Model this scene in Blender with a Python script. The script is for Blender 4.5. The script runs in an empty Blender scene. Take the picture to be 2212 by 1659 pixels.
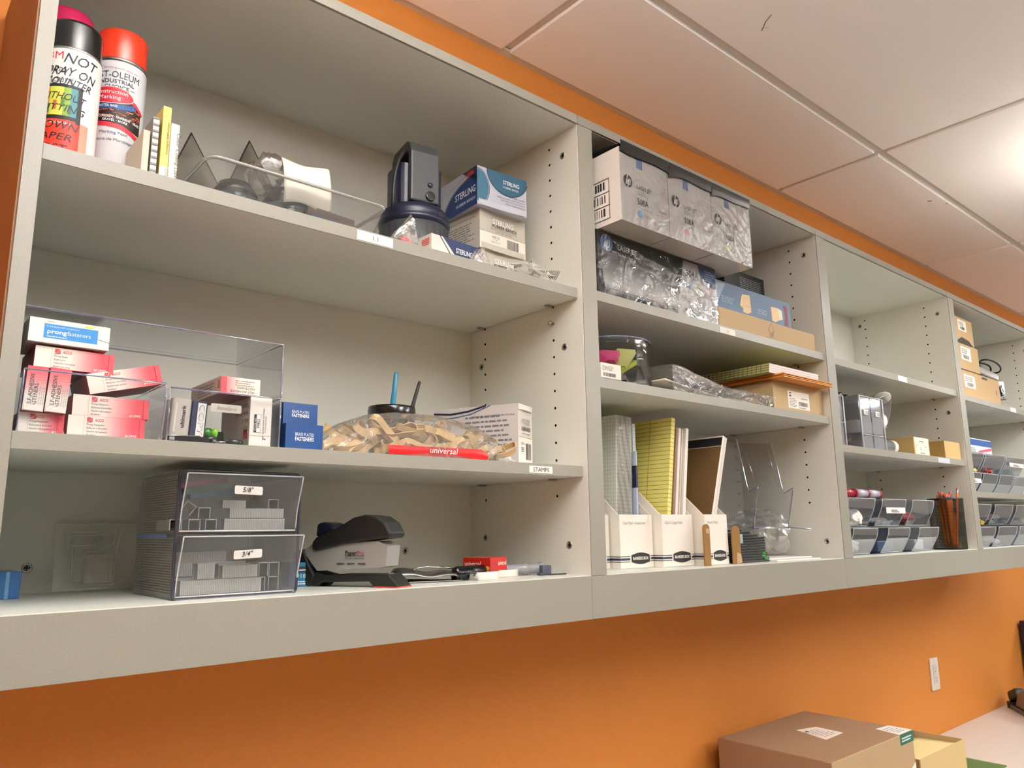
import bpy, bmesh, math, random
from mathutils import Matrix, Vector
from math import sin, cos, pi, radians

random.seed(7)
S = bpy.context.scene
COL = S.collection
ZO = 2.406            # height of the build datum above the floor; applied to every top-level object at the end

# ------------------------------------------------------------------ camera
cam_d = bpy.data.cameras.new('camera'); cam = bpy.data.objects.new('camera', cam_d); COL.objects.link(cam)
S.camera = cam
cam_d.sensor_width = 36.0; cam_d.lens = 1662.98 / 2212 * 36.0; cam_d.clip_start = 0.02; cam_d.clip_end = 50
_rx, _ry, _rz = 0.1880, 0.0130, -0.7119
_R = Matrix.Rotation(_rz, 3, 'Z') @ Matrix.Rotation(_rx, 3, 'X') @ Matrix.Rotation(_ry, 3, 'Y')
_C = _R @ Matrix(((1, 0, 0), (0, 0, -1), (0, 1, 0)))
cam.matrix_world = Matrix.Translation((-0.9729, -0.9284, -0.7317)) @ _C.to_4x4()

# ------------------------------------------------------------------ world, view, lights
w = bpy.data.worlds.new('world'); S.world = w; w.use_nodes = True
w.node_tree.nodes['Background'].inputs[0].default_value = (0.9, 0.95, 1, 1)
w.node_tree.nodes['Background'].inputs[1].default_value = 0.05
S.view_settings.view_transform = 'Standard'; S.view_settings.look = 'None'
S.view_settings.gamma = 1; S.view_settings.use_curve_mapping = False
S.view_settings.exposure = 0.36
S.cycles.max_bounces = 10; S.cycles.diffuse_bounces = 7; S.cycles.glossy_bounces = 4
S.cycles.transmission_bounces = 6; S.cycles.transparent_max_bounces = 40
S.cycles.caustics_reflective = False; S.cycles.caustics_refractive = False
S.cycles.sample_clamp_indirect = 4.0

# unseen pendants; uplights and front row added to brighten the ceiling: (x, y, length, width, rotation, power down, power up)
FIX = [(-0.72, -1.06, 1.15, 0.30, pi / 2, 14.5, 42.0), (1.80, -1.02, 1.15, 0.30, pi / 2, 19.5, 5.0), (4.24, -1.02, 1.15, 0.30, pi / 2, 17.0, 9.0),
       (0.50, -2.75, 1.15, 0.30, pi / 2, 5.0, 95.0), (3.0, -2.75, 1.15, 0.30, pi / 2, 5.0, 80.0)]
ZL = 0.12; LC = (0.97, 0.99, 1.0)
for fx, fy, fl, fw, fr, pd, pu in FIX:
    for pw, zz, rr in ((pd, ZL - .034, 0), (pu, ZL + .034, pi)):
        ld = bpy.data.lights.new('unseen_pendant_lamp', 'AREA'); ld.shape = 'RECTANGLE'; ld.size = fl; ld.size_y = fw
        ld.energy = pw; ld.color = LC
        lo = bpy.data.objects.new('unseen_pendant_lamp', ld); COL.objects.link(lo)
        lo.location = (fx, fy, zz); lo.rotation_euler = (rr, 0, fr)

# ------------------------------------------------------------------ helpers: colour and materials
def lin(h):
    h = h.lstrip('#'); o = []
    for i in (0, 2, 4):
        c = int(h[i:i+2], 16) / 255
        o.append(c / 12.92 if c <= 0.04045 else ((c + 0.055) / 1.055) ** 2.4)
    return (o[0], o[1], o[2], 1.0)
MATS = {}
def _new(n):
    m = bpy.data.materials.new(n); m.use_nodes = True; nt = m.node_tree
    b = nt.nodes['Principled BSDF']; MATS[n] = m
    return m, nt, b
def pmat(n, col, rough=.5, metal=0., bump=0., bscale=200., mott=0., mscale=300., spec=.5, stretch=None, emit=0, coat=0):
    m, nt, b = _new(n); N = nt.nodes; L = nt.links
    b.inputs['Roughness'].default_value = rough; b.inputs['Metallic'].default_value = metal
    b.inputs['Specular IOR Level'].default_value = spec
    if coat: b.inputs['Coat Weight'].default_value = coat
    if col is None:
        a = N.new('ShaderNodeAttribute'); a.attribute_name = 'Col'; src = a.outputs['Color']
    else:
        r = N.new('ShaderNodeRGB'); r.outputs[0].default_value = lin(col); src = r.outputs[0]
    tc = N.new('ShaderNodeTexCoord'); vec = tc.outputs['Object']
    if stretch:
        mp = N.new('ShaderNodeMapping'); mp.inputs['Scale'].default_value = stretch; L.new(vec, mp.inputs[0]); vec = mp.outputs[0]
    if mott:
        no = N.new('ShaderNodeTexNoise'); no.inputs['Scale'].default_value = mscale; no.inputs['Detail'].default_value = 3
        L.new(vec, no.inputs['Vector'])
        mr = N.new('ShaderNodeMapRange'); mr.inputs[1].default_value = .3; mr.inputs[2].default_value = .7
        mr.inputs[3].default_value = 1 - mott; mr.inputs[4].default_value = 1 + mott; L.new(no.outputs[0], mr.inputs[0])
        mx = N.new('ShaderNodeVectorMath'); mx.operation = 'SCALE'; L.new(src, mx.inputs[0]); L.new(mr.outputs[0], mx.inputs['Scale'])
        src = mx.outputs[0]
    L.new(src, b.inputs['Base Color'])
    if emit:
        b.inputs['Emission Strength'].default_value = emit; b.inputs['Emission Color'].default_value = lin(col)
    if bump:
        no = N.new('ShaderNodeTexNoise'); no.inputs['Scale'].default_value = bscale; no.inputs['Detail'].default_value = 2
        L.new(vec, no.inputs['Vector'])
        bp = N.new('ShaderNodeBump'); bp.inputs['Strength'].default_value = bump; bp.inputs['Distance'].default_value = .001
        L.new(no.outputs[0], bp.inputs['Height']); L.new(bp.outputs[0], b.inputs['Normal'])
    return m
def clear(n, tint='#f4f6f8', refl=.5, rough=.06, haze=0., hazecol='#e8e8e8', bump=0., bscale=60., edge=1.45):
    """thin clear plastic: see-through body, Fresnel gloss, optional milky haze"""
    m = bpy.data.materials.new(n); m.use_nodes = True; nt = m.node_tree; N = nt.nodes; L = nt.links; MATS[n] = m
    N.remove(N['Principled BSDF']); out = N['Material Output']
    tr = N.new('ShaderNodeBsdfTransparent'); tr.inputs[0].default_value = lin(tint)
    gl = N.new('ShaderNodeBsdfGlossy'); gl.inputs['Roughness'].default_value = rough
    gl.inputs[0].default_value = (1, 1, 1, 1)
    body = tr.outputs[0]
    if haze:
        df = N.new('ShaderNodeBsdfDiffuse'); df.inputs[0].default_value = lin(hazecol)
        mh = N.new('ShaderNodeMixShader'); mh.inputs[0].default_value = haze
        L.new(tr.outputs[0], mh.inputs[1]); L.new(df.outputs[0], mh.inputs[2]); body = mh.outputs[0]
    fr = N.new('ShaderNodeFresnel'); fr.inputs[0].default_value = edge
    ml = N.new('ShaderNodeMath'); ml.operation = 'MULTIPLY'; ml.inputs[1].default_value = refl; L.new(fr.outputs[0], ml.inputs[0])
    mx = N.new('ShaderNodeMixShader'); L.new(ml.outputs[0], mx.inputs[0]); L.new(body, mx.inputs[1]); L.new(gl.outputs[0], mx.inputs[2])
    L.new(mx.outputs[0], out.inputs[0])
    if bump:
        tc = N.new('ShaderNodeTexCoord'); no = N.new('ShaderNodeTexNoise'); no.inputs['Scale'].default_value = bscale
        no.inputs['Detail'].default_value = 3; no.inputs['Distortion'].default_value = 1.2
        L.new(tc.outputs['Object'], no.inputs['Vector'])
        bp = N.new('ShaderNodeBump'); bp.inputs['Strength'].default_value = bump; bp.inputs['Distance'].default_value = .004
        L.new(no.outputs[0], bp.inputs['Height']); L.new(bp.outputs[0], gl.inputs['Normal']); L.new(bp.outputs[0], fr.inputs['Normal'])
    return m
pmat('ink', None, .55); pmat('gloss', None, .22, spec=.6); pmat('matte', None, .8, spec=.3)
pmat('kraft', None, .75, mott=.07, mscale=500, bump=.15, bscale=300, spec=.25)
pmat('metalc', None, .25, metal=1)
pmat('laminate', '#8a877c', .42, mott=.055, mscale=420, bump=.05, bscale=500, spec=.45)
pmat('laminate_wood', '#8a877c', .42, mott=.05, mscale=300, stretch=(.35, 1, 2.2), spec=.45)
pmat('melamine', '#d9dad1', .38, mott=.012, mscale=350, spec=.45)
pmat('paint_orange', '#c47c36', .62, mott=.035, mscale=260, bump=.5, bscale=220, spec=.3)
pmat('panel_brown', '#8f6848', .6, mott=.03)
pmat('paint_cream', '#e4e4e0', .7, mott=.02)
pmat('tile', '#f6f2ef', .85, mott=.03, mscale=500, bump=.3, bscale=500, spec=.2)
pmat('tbar', '#d6d0c8', .6, mott=.02, spec=.4)
pmat('counter', '#cdc7c0', .4, mott=.06, mscale=900, spec=.45)
pmat('floor', '#84837e', .6, mott=.15, mscale=60)
pmat('chrome', '#c9c9c6', .18, metal=1); pmat('steel', '#a9a9a6', .35, metal=1)
pmat('staple', '#c2c3bd', .38, metal=.85, bump=.25, bscale=900)
pmat('black_rubber', '#141414', .5, bump=.1, bscale=400); pmat('black_gloss', '#0c0c0d', .18, spec=.6)
pmat('navy_plastic', '#12162e', .35); pmat('grey_plastic', '#323436', .45, bump=.1, bscale=300)
pmat('gap', '#1a140e', .9, spec=0)
pmat('rubber_tan', '#c6a676', .55, mott=.06, mscale=80, spec=.4)
pmat('lamp_lens', '#fff6e6', .5, emit=2.2)
clear('acrylic', '#f3f4f6', .6, .04, haze=.012); clear('acrylic_edge', '#b9bdc9', .8, .05, haze=.35, hazecol='#9ea4cc')
clear('smoke_acrylic', '#e2dfda', .3, .05, haze=.05, hazecol='#8a8783')
clear('tub', '#e2e2e0', .7, .1, haze=.10, hazecol='#cfcfcc'); clear('drawer_clear', '#f2f3f5', .7, .05, haze=.10, hazecol='#d5d8dc')
clear('drawer_shell', '#eeeff1', .6, .06, haze=.14, hazecol='#b9babc')
clear('film', '#fafafa', .9, .05, haze=.02, hazecol='#ffffff', bump=.9, bscale=20)
clear('bag', '#f8f8f6', .8, .12, haze=.08, hazecol='#e8e6e2', bump=.8, bscale=45)
clear('bubble', '#fcfcfa', .5, .12, haze=.2, hazecol='#ffffff', bump=.4, bscale=60)
clear('jar', '#f4f5f5', .5, .03)
clear('bin_clear', '#ccd2db', .35, .06, haze=.10, hazecol='#aab0ba'); clear('tower_front', '#dfe2e8', .5, .06, haze=.32, hazecol='#cfd2d8')
clear('mesh_black', '#c5c1bb', .1, .4, haze=.08, hazecol='#15130f')

# ------------------------------------------------------------------ helpers: text and meshes
_TX = {}
def text_poly(s, bold=0.):
    k = (s, bold)
    if k in _TX: return _TX[k]
    c = bpy.data.curves.new('t', 'FONT'); c.body = s; c.size = 1; c.resolution_u = 2; c.fill_mode = 'FRONT'; c.offset = bold
    o = bpy.data.objects.new('t', c); COL.objects.link(o)
    me = bpy.data.meshes.new_from_object(o)
    vs = [(v.co.x, v.co.y) for v in me.vertices]; fs = [tuple(p.vertices) for p in me.polygons]
    bpy.data.objects.remove(o); bpy.data.curves.remove(c); bpy.data.meshes.remove(me)
    if vs:
        x0 = min(v[0] for v in vs); x1 = max(v[0] for v in vs)
    else: x0, x1 = 0, 1
    _TX[k] = ([(v[0] - x0, v[1]) for v in vs], fs, x1 - x0)
    return _TX[k]
LAY = .00018
class Flat:
    """a printable plane: origin, right, up; calls map (x, y, layer) to a 3-D point"""
    def __init__(s, o, r, u):
        s.o = Vector(o); s.r = Vector(r).normalized(); s.u = Vector(u).normalized(); s.n = s.r.cross(s.u).normalized()
    def __call__(s, x, y, l=1): return s.o + s.r * x + s.u * y + s.n * (l * LAY)
class Cyl:
    def __init__(s, c, rad, a0): s.c = Vector(c); s.rad = rad; s.a0 = a0
    def __call__(s, x, y, l=1):
        a = s.a0 + x / s.rad; R = s.rad + l * LAY
        return s.c + Vector((cos(a) * R, sin(a) * R, y))
def front(w_, h_=0, x=0, y=0, z=0): return Flat((x, y, z), (1, 0, 0), (0, 0, 1))
def left(d, x=0, y=0, z=0): return Flat((x, y + d, z), (0, -1, 0), (0, 0, 1))
def right(d, x=0, y=0, z=0): return Flat((x, y, z), (0, 1, 0), (0, 0, 1))
def top(x=0, y=0, z=0): return Flat((x, y, z), (1, 0, 0), (0, 1, 0))
def under(d, x=0, y=0, z=0): return Flat((x, y + d, z), (1, 0, 0), (0, -1, 0))
class MB:
    def __init__(s): s.v = []; s.f = []; s.m = []; s.c = []; s.sm = []; s.M = Matrix.Identity(4); s.names = []
    def at(s, M=None, loc=(0, 0, 0), rz=0, rx=0, ry=0):
        s.M = M if M is not None else Matrix.Translation(loc) @ Matrix.Rotation(rz, 4, 'Z') @ Matrix.Rotation(rx, 4, 'X') @ Matrix.Rotation(ry, 4, 'Y')
        return s
    def vert(s, p):
        s.v.append(tuple(s.M @ Vector(p))); return len(s.v) - 1
    def face(s, ids, mat, smooth=False):
        col = (1, 1, 1, 1)
        if mat[0] == '#': col = lin(mat); mat = 'ink'
        elif '#' in mat:
            k, h = mat.split('#'); col = lin(h); mat = {'G': 'gloss', 'K': 'kraft', 'M': 'metalc', 'T': 'matte'}[k]
        if mat not in s.names: s.names.append(mat)
        s.f.append(tuple(ids)); s.m.append(s.names.index(mat)); s.c.append(col); s.sm.append(smooth)
    def quad(s, a, b, c, d, mat, smooth=False): s.face([s.vert(a), s.vert(b), s.vert(c), s.vert(d)], mat, smooth)
    def poly(s, pts, mat, smooth=False): s.face([s.vert(p) for p in pts], mat, smooth)
    def box(s, x0, y0, z0, x1, y1, z1, mat, **fm):
        """fm: front/back/left/right/top/bottom = material of that side, or None to leave it open"""
        i = [s.vert(p) for p in ((x0, y0, z0), (x1, y0, z0), (x1, y1, z0), (x0, y1, z0), (x0, y0, z1), (x1, y0, z1), (x1, y1, z1), (x0, y1, z1))]
        for nm, q in (('bottom', (3, 2, 1, 0)), ('top', (4, 5, 6, 7)), ('front', (0, 1, 5, 4)), ('right', (1, 2, 6, 5)), ('back', (2, 3, 7, 6)), ('left', (3, 0, 4, 7))):
            mm = fm.get(nm, mat)
            if mm: s.face([i[k] for k in q], mm)
        return s
    def prism(s, pts, a0, a1, mat, axis='z', capmat=None, smooth=False):
        def P(u, v, t): return {'z': (u, v, t), 'y': (u, t, v), 'x': (t, u, v)}[axis]
        A = [s.vert(P(u, v, a0)) for u, v in pts]; B = [s.vert(P(u, v, a1)) for u, v in pts]; n = len(pts)
        for k in range(n): s.face([A[k], A[(k + 1) % n], B[(k + 1) % n], B[k]], mat, smooth)
        s.face(A[::-1], capmat or mat); s.face(B, capmat or mat)
        return s
    def lathe(s, prof, n=32, mat='ink', c=(0, 0, 0), a0=0, a1=2 * pi, smooth=True, mats=None, sx=1, sy=1):
        full = abs(a1 - a0 - 2 * pi) < 1e-6; k = n if full else n + 1
        rings = []
        for r, z in prof:
            if r < 1e-6: rings.append([s.vert((c[0], c[1], c[2] + z))])
            else: rings.append([s.vert((c[0] + r * sx * cos(a0 + (a1 - a0) * i / n), c[1] + r * sy * sin(a0 + (a1 - a0) * i / n), c[2] + z)) for i in range(k)])
        for j in range(len(prof) - 1):
            A, B = rings[j], rings[j + 1]; mm = mats[j] if mats else mat
            for i in range(n):
                i2 = (i + 1) % k
                if len(A) == 1 and len(B) == 1: continue
                if len(A) == 1: s.face([A[0], B[i2], B[i]], mm, smooth)
                elif len(B) == 1: s.face([A[i], A[i2], B[0]], mm, smooth)
                else: s.face([A[i], A[i2], B[i2], B[i]], mm, smooth)
        return s
    def tube(s, pts, r, mat, n=8, caps=True, closed=False, smooth=True, flat=None):
        """round tube along pts; flat=(half width, half thickness, width direction) makes a ribbon"""
        P = [Vector(p) for p in pts]; m = len(P); rings = []; up = None
        for i in range(m):
            t = (P[(i + 1) % m] - P[i - 1]) if closed else (P[min(i + 1, m - 1)] - P[max(i - 1, 0)])
            t.normalize()
            if up is None:
                up = Vector((0, 0, 1)) if abs(t.z) < .9 else Vector((1, 0, 0))
                if flat: up = Vector(flat[2])
            if flat and len(flat) > 3: up = Vector(flat[3](i / max(1, m - 1)))
            a = t.cross(up); 
            if a.length < 1e-6: a = t.orthogonal()
            a.normalize(); b = a.cross(t).normalized(); up = b if not flat else up
            rr = r(i / max(1, m - 1)) if callable(r) else r
            if flat: rings.append([s.vert(P[i] + b * flat[0] * su + a * flat[1] * sv) for su, sv in ((1, 1), (-1, 1), (-1, -1), (1, -1))])
            else: rings.append([s.vert(P[i] + a * rr * cos(2 * pi * k / n) + b * rr * sin(2 * pi * k / n)) for k in range(n)])
        nn = 4 if flat else n
        for i in range(m if closed else m - 1):
            A, B = rings[i], rings[(i + 1) % m]
            for k in range(nn): s.face([A[k], A[(k + 1) % nn], B[(k + 1) % nn], B[k]], mat, smooth and not flat)
        if caps and not closed: s.face(rings[0][::-1], mat); s.face(rings[-1], mat)
        return s
    def grid(s, fn, nu, nv, mat, smooth=True):
        I = [[s.vert(fn(i / nu, j / nv)) for j in range(nv + 1)] for i in range(nu + 1)]
        for i in range(nu):
            for j in range(nv): s.face([I[i][j], I[i + 1][j], I[i + 1][j + 1], I[i][j + 1]], mat, smooth)
        return s
    # ---- print on a surface
    def rect(s, F, x, y, w_, h_, mat, l=1, n=1):
        for k in range(n):
            a = x + w_ * k / n; b = x + w_ * (k + 1) / n
            s.poly([F(a, y, l), F(b, y, l), F(b, y + h_, l), F(a, y + h_, l)], mat)
    def shape(s, F, pts, mat, l=1):
        if not isinstance(F, Cyl): s.poly([F(x, y, l) for x, y in pts], mat); return
        xs = [p[0] for p in pts]; a, b = min(xs), max(xs); n = max(2, int((b - a) / .0025))
        def span(x):
            ys = []
            for (x0, y0), (x1, y1) in zip(pts, pts[1:] + pts[:1]):
                if min(x0, x1) - 1e-9 <= x <= max(x0, x1) + 1e-9:
                    ys += [y0, y1] if abs(x1 - x0) < 1e-9 else [y0 + (y1 - y0) * (x - x0) / (x1 - x0)]
            return (min(ys), max(ys)) if ys else None
        e = (b - a) * 1e-4
        for k in range(n):
            u0 = a + e + (b - a - 2 * e) * k / n; u1 = a + e + (b - a - 2 * e) * (k + 1) / n; p, q = span(u0), span(u1)
            if p and q: s.poly([F(u0, p[0], l), F(u1, q[0], l), F(u1, q[1], l), F(u0, p[1], l)], mat)
    def line(s, F, pts, wd, mat, l=2):
        if isinstance(F, Cyl):
            o = [pts[0]]
            for (x0, y0), (x1, y1) in zip(pts, pts[1:]):
                n = max(1, int(abs(x1 - x0) / .003) + 1); o += [(x0 + (x1 - x0) * k / n, y0 + (y1 - y0) * k / n) for k in range(1, n + 1)]
            pts = o
        for (x0, y0), (x1, y1) in zip(pts, pts[1:]):
            d = math.hypot(x1 - x0, y1 - y0)
            if d < 1e-7: continue
            nx, ny = -(y1 - y0) / d * wd / 2, (x1 - x0) / d * wd / 2; ex, ey = (x1 - x0) / d * wd * .35, (y1 - y0) / d * wd * .35
            s.poly([F(x0 - ex + nx, y0 - ey + ny, l), F(x0 - ex - nx, y0 - ey - ny, l), F(x1 + ex - nx, y1 + ey - ny, l), F(x1 + ex + nx, y1 + ey + ny, l)], mat)
    def text(s, F, t, x, y, h, mat, w_=None, l=2, rot=0, bold=0., shear=0., al='l'):
        vs, fs, wd = text_poly(t, bold); k = h / .72; kx = (w_ / wd) if w_ else k
        W = wd * kx; off = {'l': 0, 'c': -W / 2, 'r': -W}[al]; cr, sr = cos(rot), sin(rot)
        I = []
        for a, b in vs:
            u = a * kx + off + b * k * shear; v_ = b * k
            I.append(s.vert(F(x + u * cr - v_ * sr, y + u * sr + v_ * cr, l)))
        for f in fs: s.face([I[q] for q in f], mat)
    def dashes(s, F, x, y, w_, h_, rows, mat, l=2, seed=1, fill=.55):
        """rows of small unreadable print"""
        R = random.Random(seed)
        for r in range(rows):
            yy = y + h_ - (r + 1) * h_ / rows; xx = x; end = x + w_ * R.uniform(.7, 1)
            while xx < end - 1e-5:
                q = min(end - xx, w_ * R.uniform(.05, .16)); s.rect(F, xx, yy, q, h_ / rows * fill, mat, l); xx += q + w_ * .025
    def barcode(s, F, x, y, w_, h_, mat='#1a1a1a', l=2, seed=1, vert=False):
        R = random.Random(seed); u = 0; L = h_ if vert else w_
        while u < L:
            q = L * R.choice((.01, .02, .03, .035))
            q = min(q, L - u)
            if vert: s.rect(F, x, y + u, w_, q, mat, l)
            else: s.rect(F, x + u, y, q, h_, mat, l)
            u += q + L * R.choice((.012, .02, .03))
    def build(s, name, parent=None, loc=(0, 0, 0), rz=0, label=None, cat=None, group=None, kind=None, bevel=0, sub=0, rot=None, solid=0):
        me = bpy.data.meshes.new(name); me.from_pydata(s.v, [], s.f)
        for n in s.names: me.materials.append(MATS[n])
        me.polygons.foreach_set('material_index', s.m); me.polygons.foreach_set('use_smooth', s.sm)
        ca = me.color_attributes.new('Col', 'FLOAT_COLOR', 'CORNER'); buf = []
        for p, c in zip(me.polygons, s.c): buf.extend(c * p.loop_total)
        ca.data.foreach_set('color', buf); me.update()
        o = bpy.data.objects.new(name, me); COL.objects.link(o)
        if parent is not None: o.parent = parent
        o.location = loc; o.rotation_euler = rot if rot else (0, 0, rz)
        if bevel:
            b = o.modifiers.new('bevel', 'BEVEL'); b.width = bevel; b.segments = 2; b.limit_method = 'ANGLE'; b.angle_limit = radians(40)
        if solid:
            b = o.modifiers.new('solid', 'SOLIDIFY'); b.thickness = solid; b.offset = 0
        if sub:
            b = o.modifiers.new('sub', 'SUBSURF'); b.levels = sub; b.render_levels = sub
        tag(o, label, cat, group, kind)
        return o
def tag(o, label=None, cat=None, group=None, kind=None):
    if label: o['label'] = label
    if cat: o['category'] = cat
    if group: o['group'] = group
    if kind: o['kind'] = kind
    return o
def thing(name, label, cat, loc=(0, 0, 0), rz=0, group=None, rot=None):
    o = bpy.data.objects.new(name, None); COL.objects.link(o); o.empty_display_size = .02
    o.location = loc; o.rotation_euler = rot if rot else (0, 0, rz)
    return tag(o, label, cat, group)
def dup(o, parent=None, **kw):
    """copy of a thing with copies of its parts and sub-parts"""
    c = o.copy(); COL.objects.link(c)
    if parent is not None: c.parent = parent
    for ch in list(o.children): dup(ch, c)
    for k, v in kw.items():
        if k == 'loc': c.location = v
        elif k == 'rz': c.rotation_euler = (0, 0, v)
        elif k == 'rot': c.rotation_euler = v
        else: c[k] = v
    return c
def rrect(w_, h_, r, x=0, y=0, n=4):
    o = []
    for cx, cy, a in ((w_ - r, r, -pi / 2), (w_ - r, h_ - r, 0), (r, h_ - r, pi / 2), (r, r, pi)):
        for k in range(n + 1): o.append((x + cx + r * cos(a + pi / 2 * k / n), y + cy + r * sin(a + pi / 2 * k / n)))
    return o
def ellipse(cx, cy, rx, ry, n=24): return [(cx + rx * cos(2 * pi * k / n), cy + ry * sin(2 * pi * k / n)) for k in range(n)]
def mix(a, b, t):
    a = a.lstrip('#'); b = b.lstrip('#')
    return '#' + ''.join('%02x' % int(int(a[i:i+2], 16) * (1 - t) + int(b[i:i+2], 16) * t) for i in (0, 2, 4))

# ------------------------------------------------------------------ room shell (z measured from the build datum, floor at -ZO)
YW = 0.352; ZC = 0.393; XL, XR, YF = -2.3, 7.2, -5.6
m = MB(); m.box(XL, YW, -ZO, XR, YW + .12, ZC + .1, 'paint_orange'); m.build('wall_back', kind='structure')
m = MB(); m.box(XL - .12, YF, -ZO, XL, YW + .12, ZC + .1, 'paint_orange'); m.build('wall_left', kind='structure')
m = MB(); m.box(XR, YF, -ZO, XR + .12, YW + .12, ZC + .1, 'paint_cream'); m.build('wall_right', kind='structure')
m = MB(); m.box(XL - .12, YF - .12, -ZO, XR + .12, YF, ZC + .1, 'paint_cream'); m.build('wall_front', kind='structure')
m = MB(); m.box(XL, YF, -ZO - .1, XR, YW, -ZO, 'floor'); m.build('floor', kind='structure')
def ceiling():
    m = MB(); g = .013; zb = ZC + .010
    xs = [.107 + 1.2192 * k for k in range(-2, 7)]; xs = [x for x in xs if XL < x < XR]
    ys = [-.013 - .6096 * 2 * k for k in range(0, 6)]; ys = [y for y in ys if y > YF]
    xe = [XL + .022] + xs + [XR - .022]; ye = [YW - .022] + ys + [YF + .022]
    for a, b in zip(xe, xe[1:]):
        for c, d in zip(ye, ye[1:]):
            x0 = a + (g if a in xs else 0); x1 = b - (g if b in xs else 0); y1 = c - (g if c in ys else 0); y0 = d + (g if d in ys else 0)
            m.box(x0, y0, ZC, x1, y1, ZC + .02, 'tile')
    # nicks and scuffs in the tile faces
    F = Flat((0, 0, ZC), (1, 0, 0), (0, -1, 0))
    m.line(F, [(.511, .105), (.500, .118), (.490, .128), (.478, .150)], .002, '#5d4a3c', 3)
    m.line(F, [(.505, .112), (.512, .122)], .001, '#7d6a5c', 3)
    m.line(F, [(1.815, -.040), (1.822, -.033)], .006, '#4a3022', 3); m.line(F, [(1.894, -.011), (1.885, -.004)], .003, '#6a5042', 3)
    m.build('ceiling', kind='structure', bevel=.0012)
    m = MB()
    for y in ys: m.box(XL, y - g - .004, zb, XR, y + g + .004, zb + .004, 'tbar')
    for x in xs: m.box(x - g - .004, YF, zb + .0002, x + g + .004, YW, zb + .004, 'tbar')
    m.build('trim_1', kind='structure')
    m = MB(); m.box(XL, YW - .024, ZC + .004, XR, YW, ZC + .008, 'tbar'); m.build('trim_2', kind='structure')
ceiling()
def light_fixture(fx, fy, fl, fw, fr, k):
    t = thing('unseen_pendant_light', 'unseen slim white pendant luminaire with added uplight, %s' % ('above the nearest cabinet', 'above the third cabinet', 'at the far right end of the room', 'added at the near front of the room to brighten the ceiling', 'added at the far front of the room to brighten the ceiling')[k], 'ceiling light', (fx, fy, ZL), fr)
    m = MB(); a, b = fl / 2 + .02, fw / 2 + .02
    for x0, y0, x1, y1 in ((-a, -b, a, -b + .015), (-a, b - .015, a, b), (-a, -b + .015, -a + .015, b - .015), (a - .015, -b + .015, a, b - .015)):
        m.box(x0, y0, -.03, x1, y1, .03, 'tbar')
    m.build('frame', t)
    for z in (-.026, .024):
        m = MB(); m.box(-a + .015, -b + .015, z, a - .015, b - .015, z + .003, 'lamp_lens'); m.build('diffuser', t)
    for x in (-a + .1, a - .1):
        m = MB(); m.box(x - .01, -b + .01, .02, x + .01, b - .01, .03, 'tbar'); m.tube([(x, 0, .03), (x, 0, ZC - ZL)], .0012, 'steel', 6); m.build('suspension_wire', t)
for k, f in enumerate(FIX): light_fixture(*f[:5], k)

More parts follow.
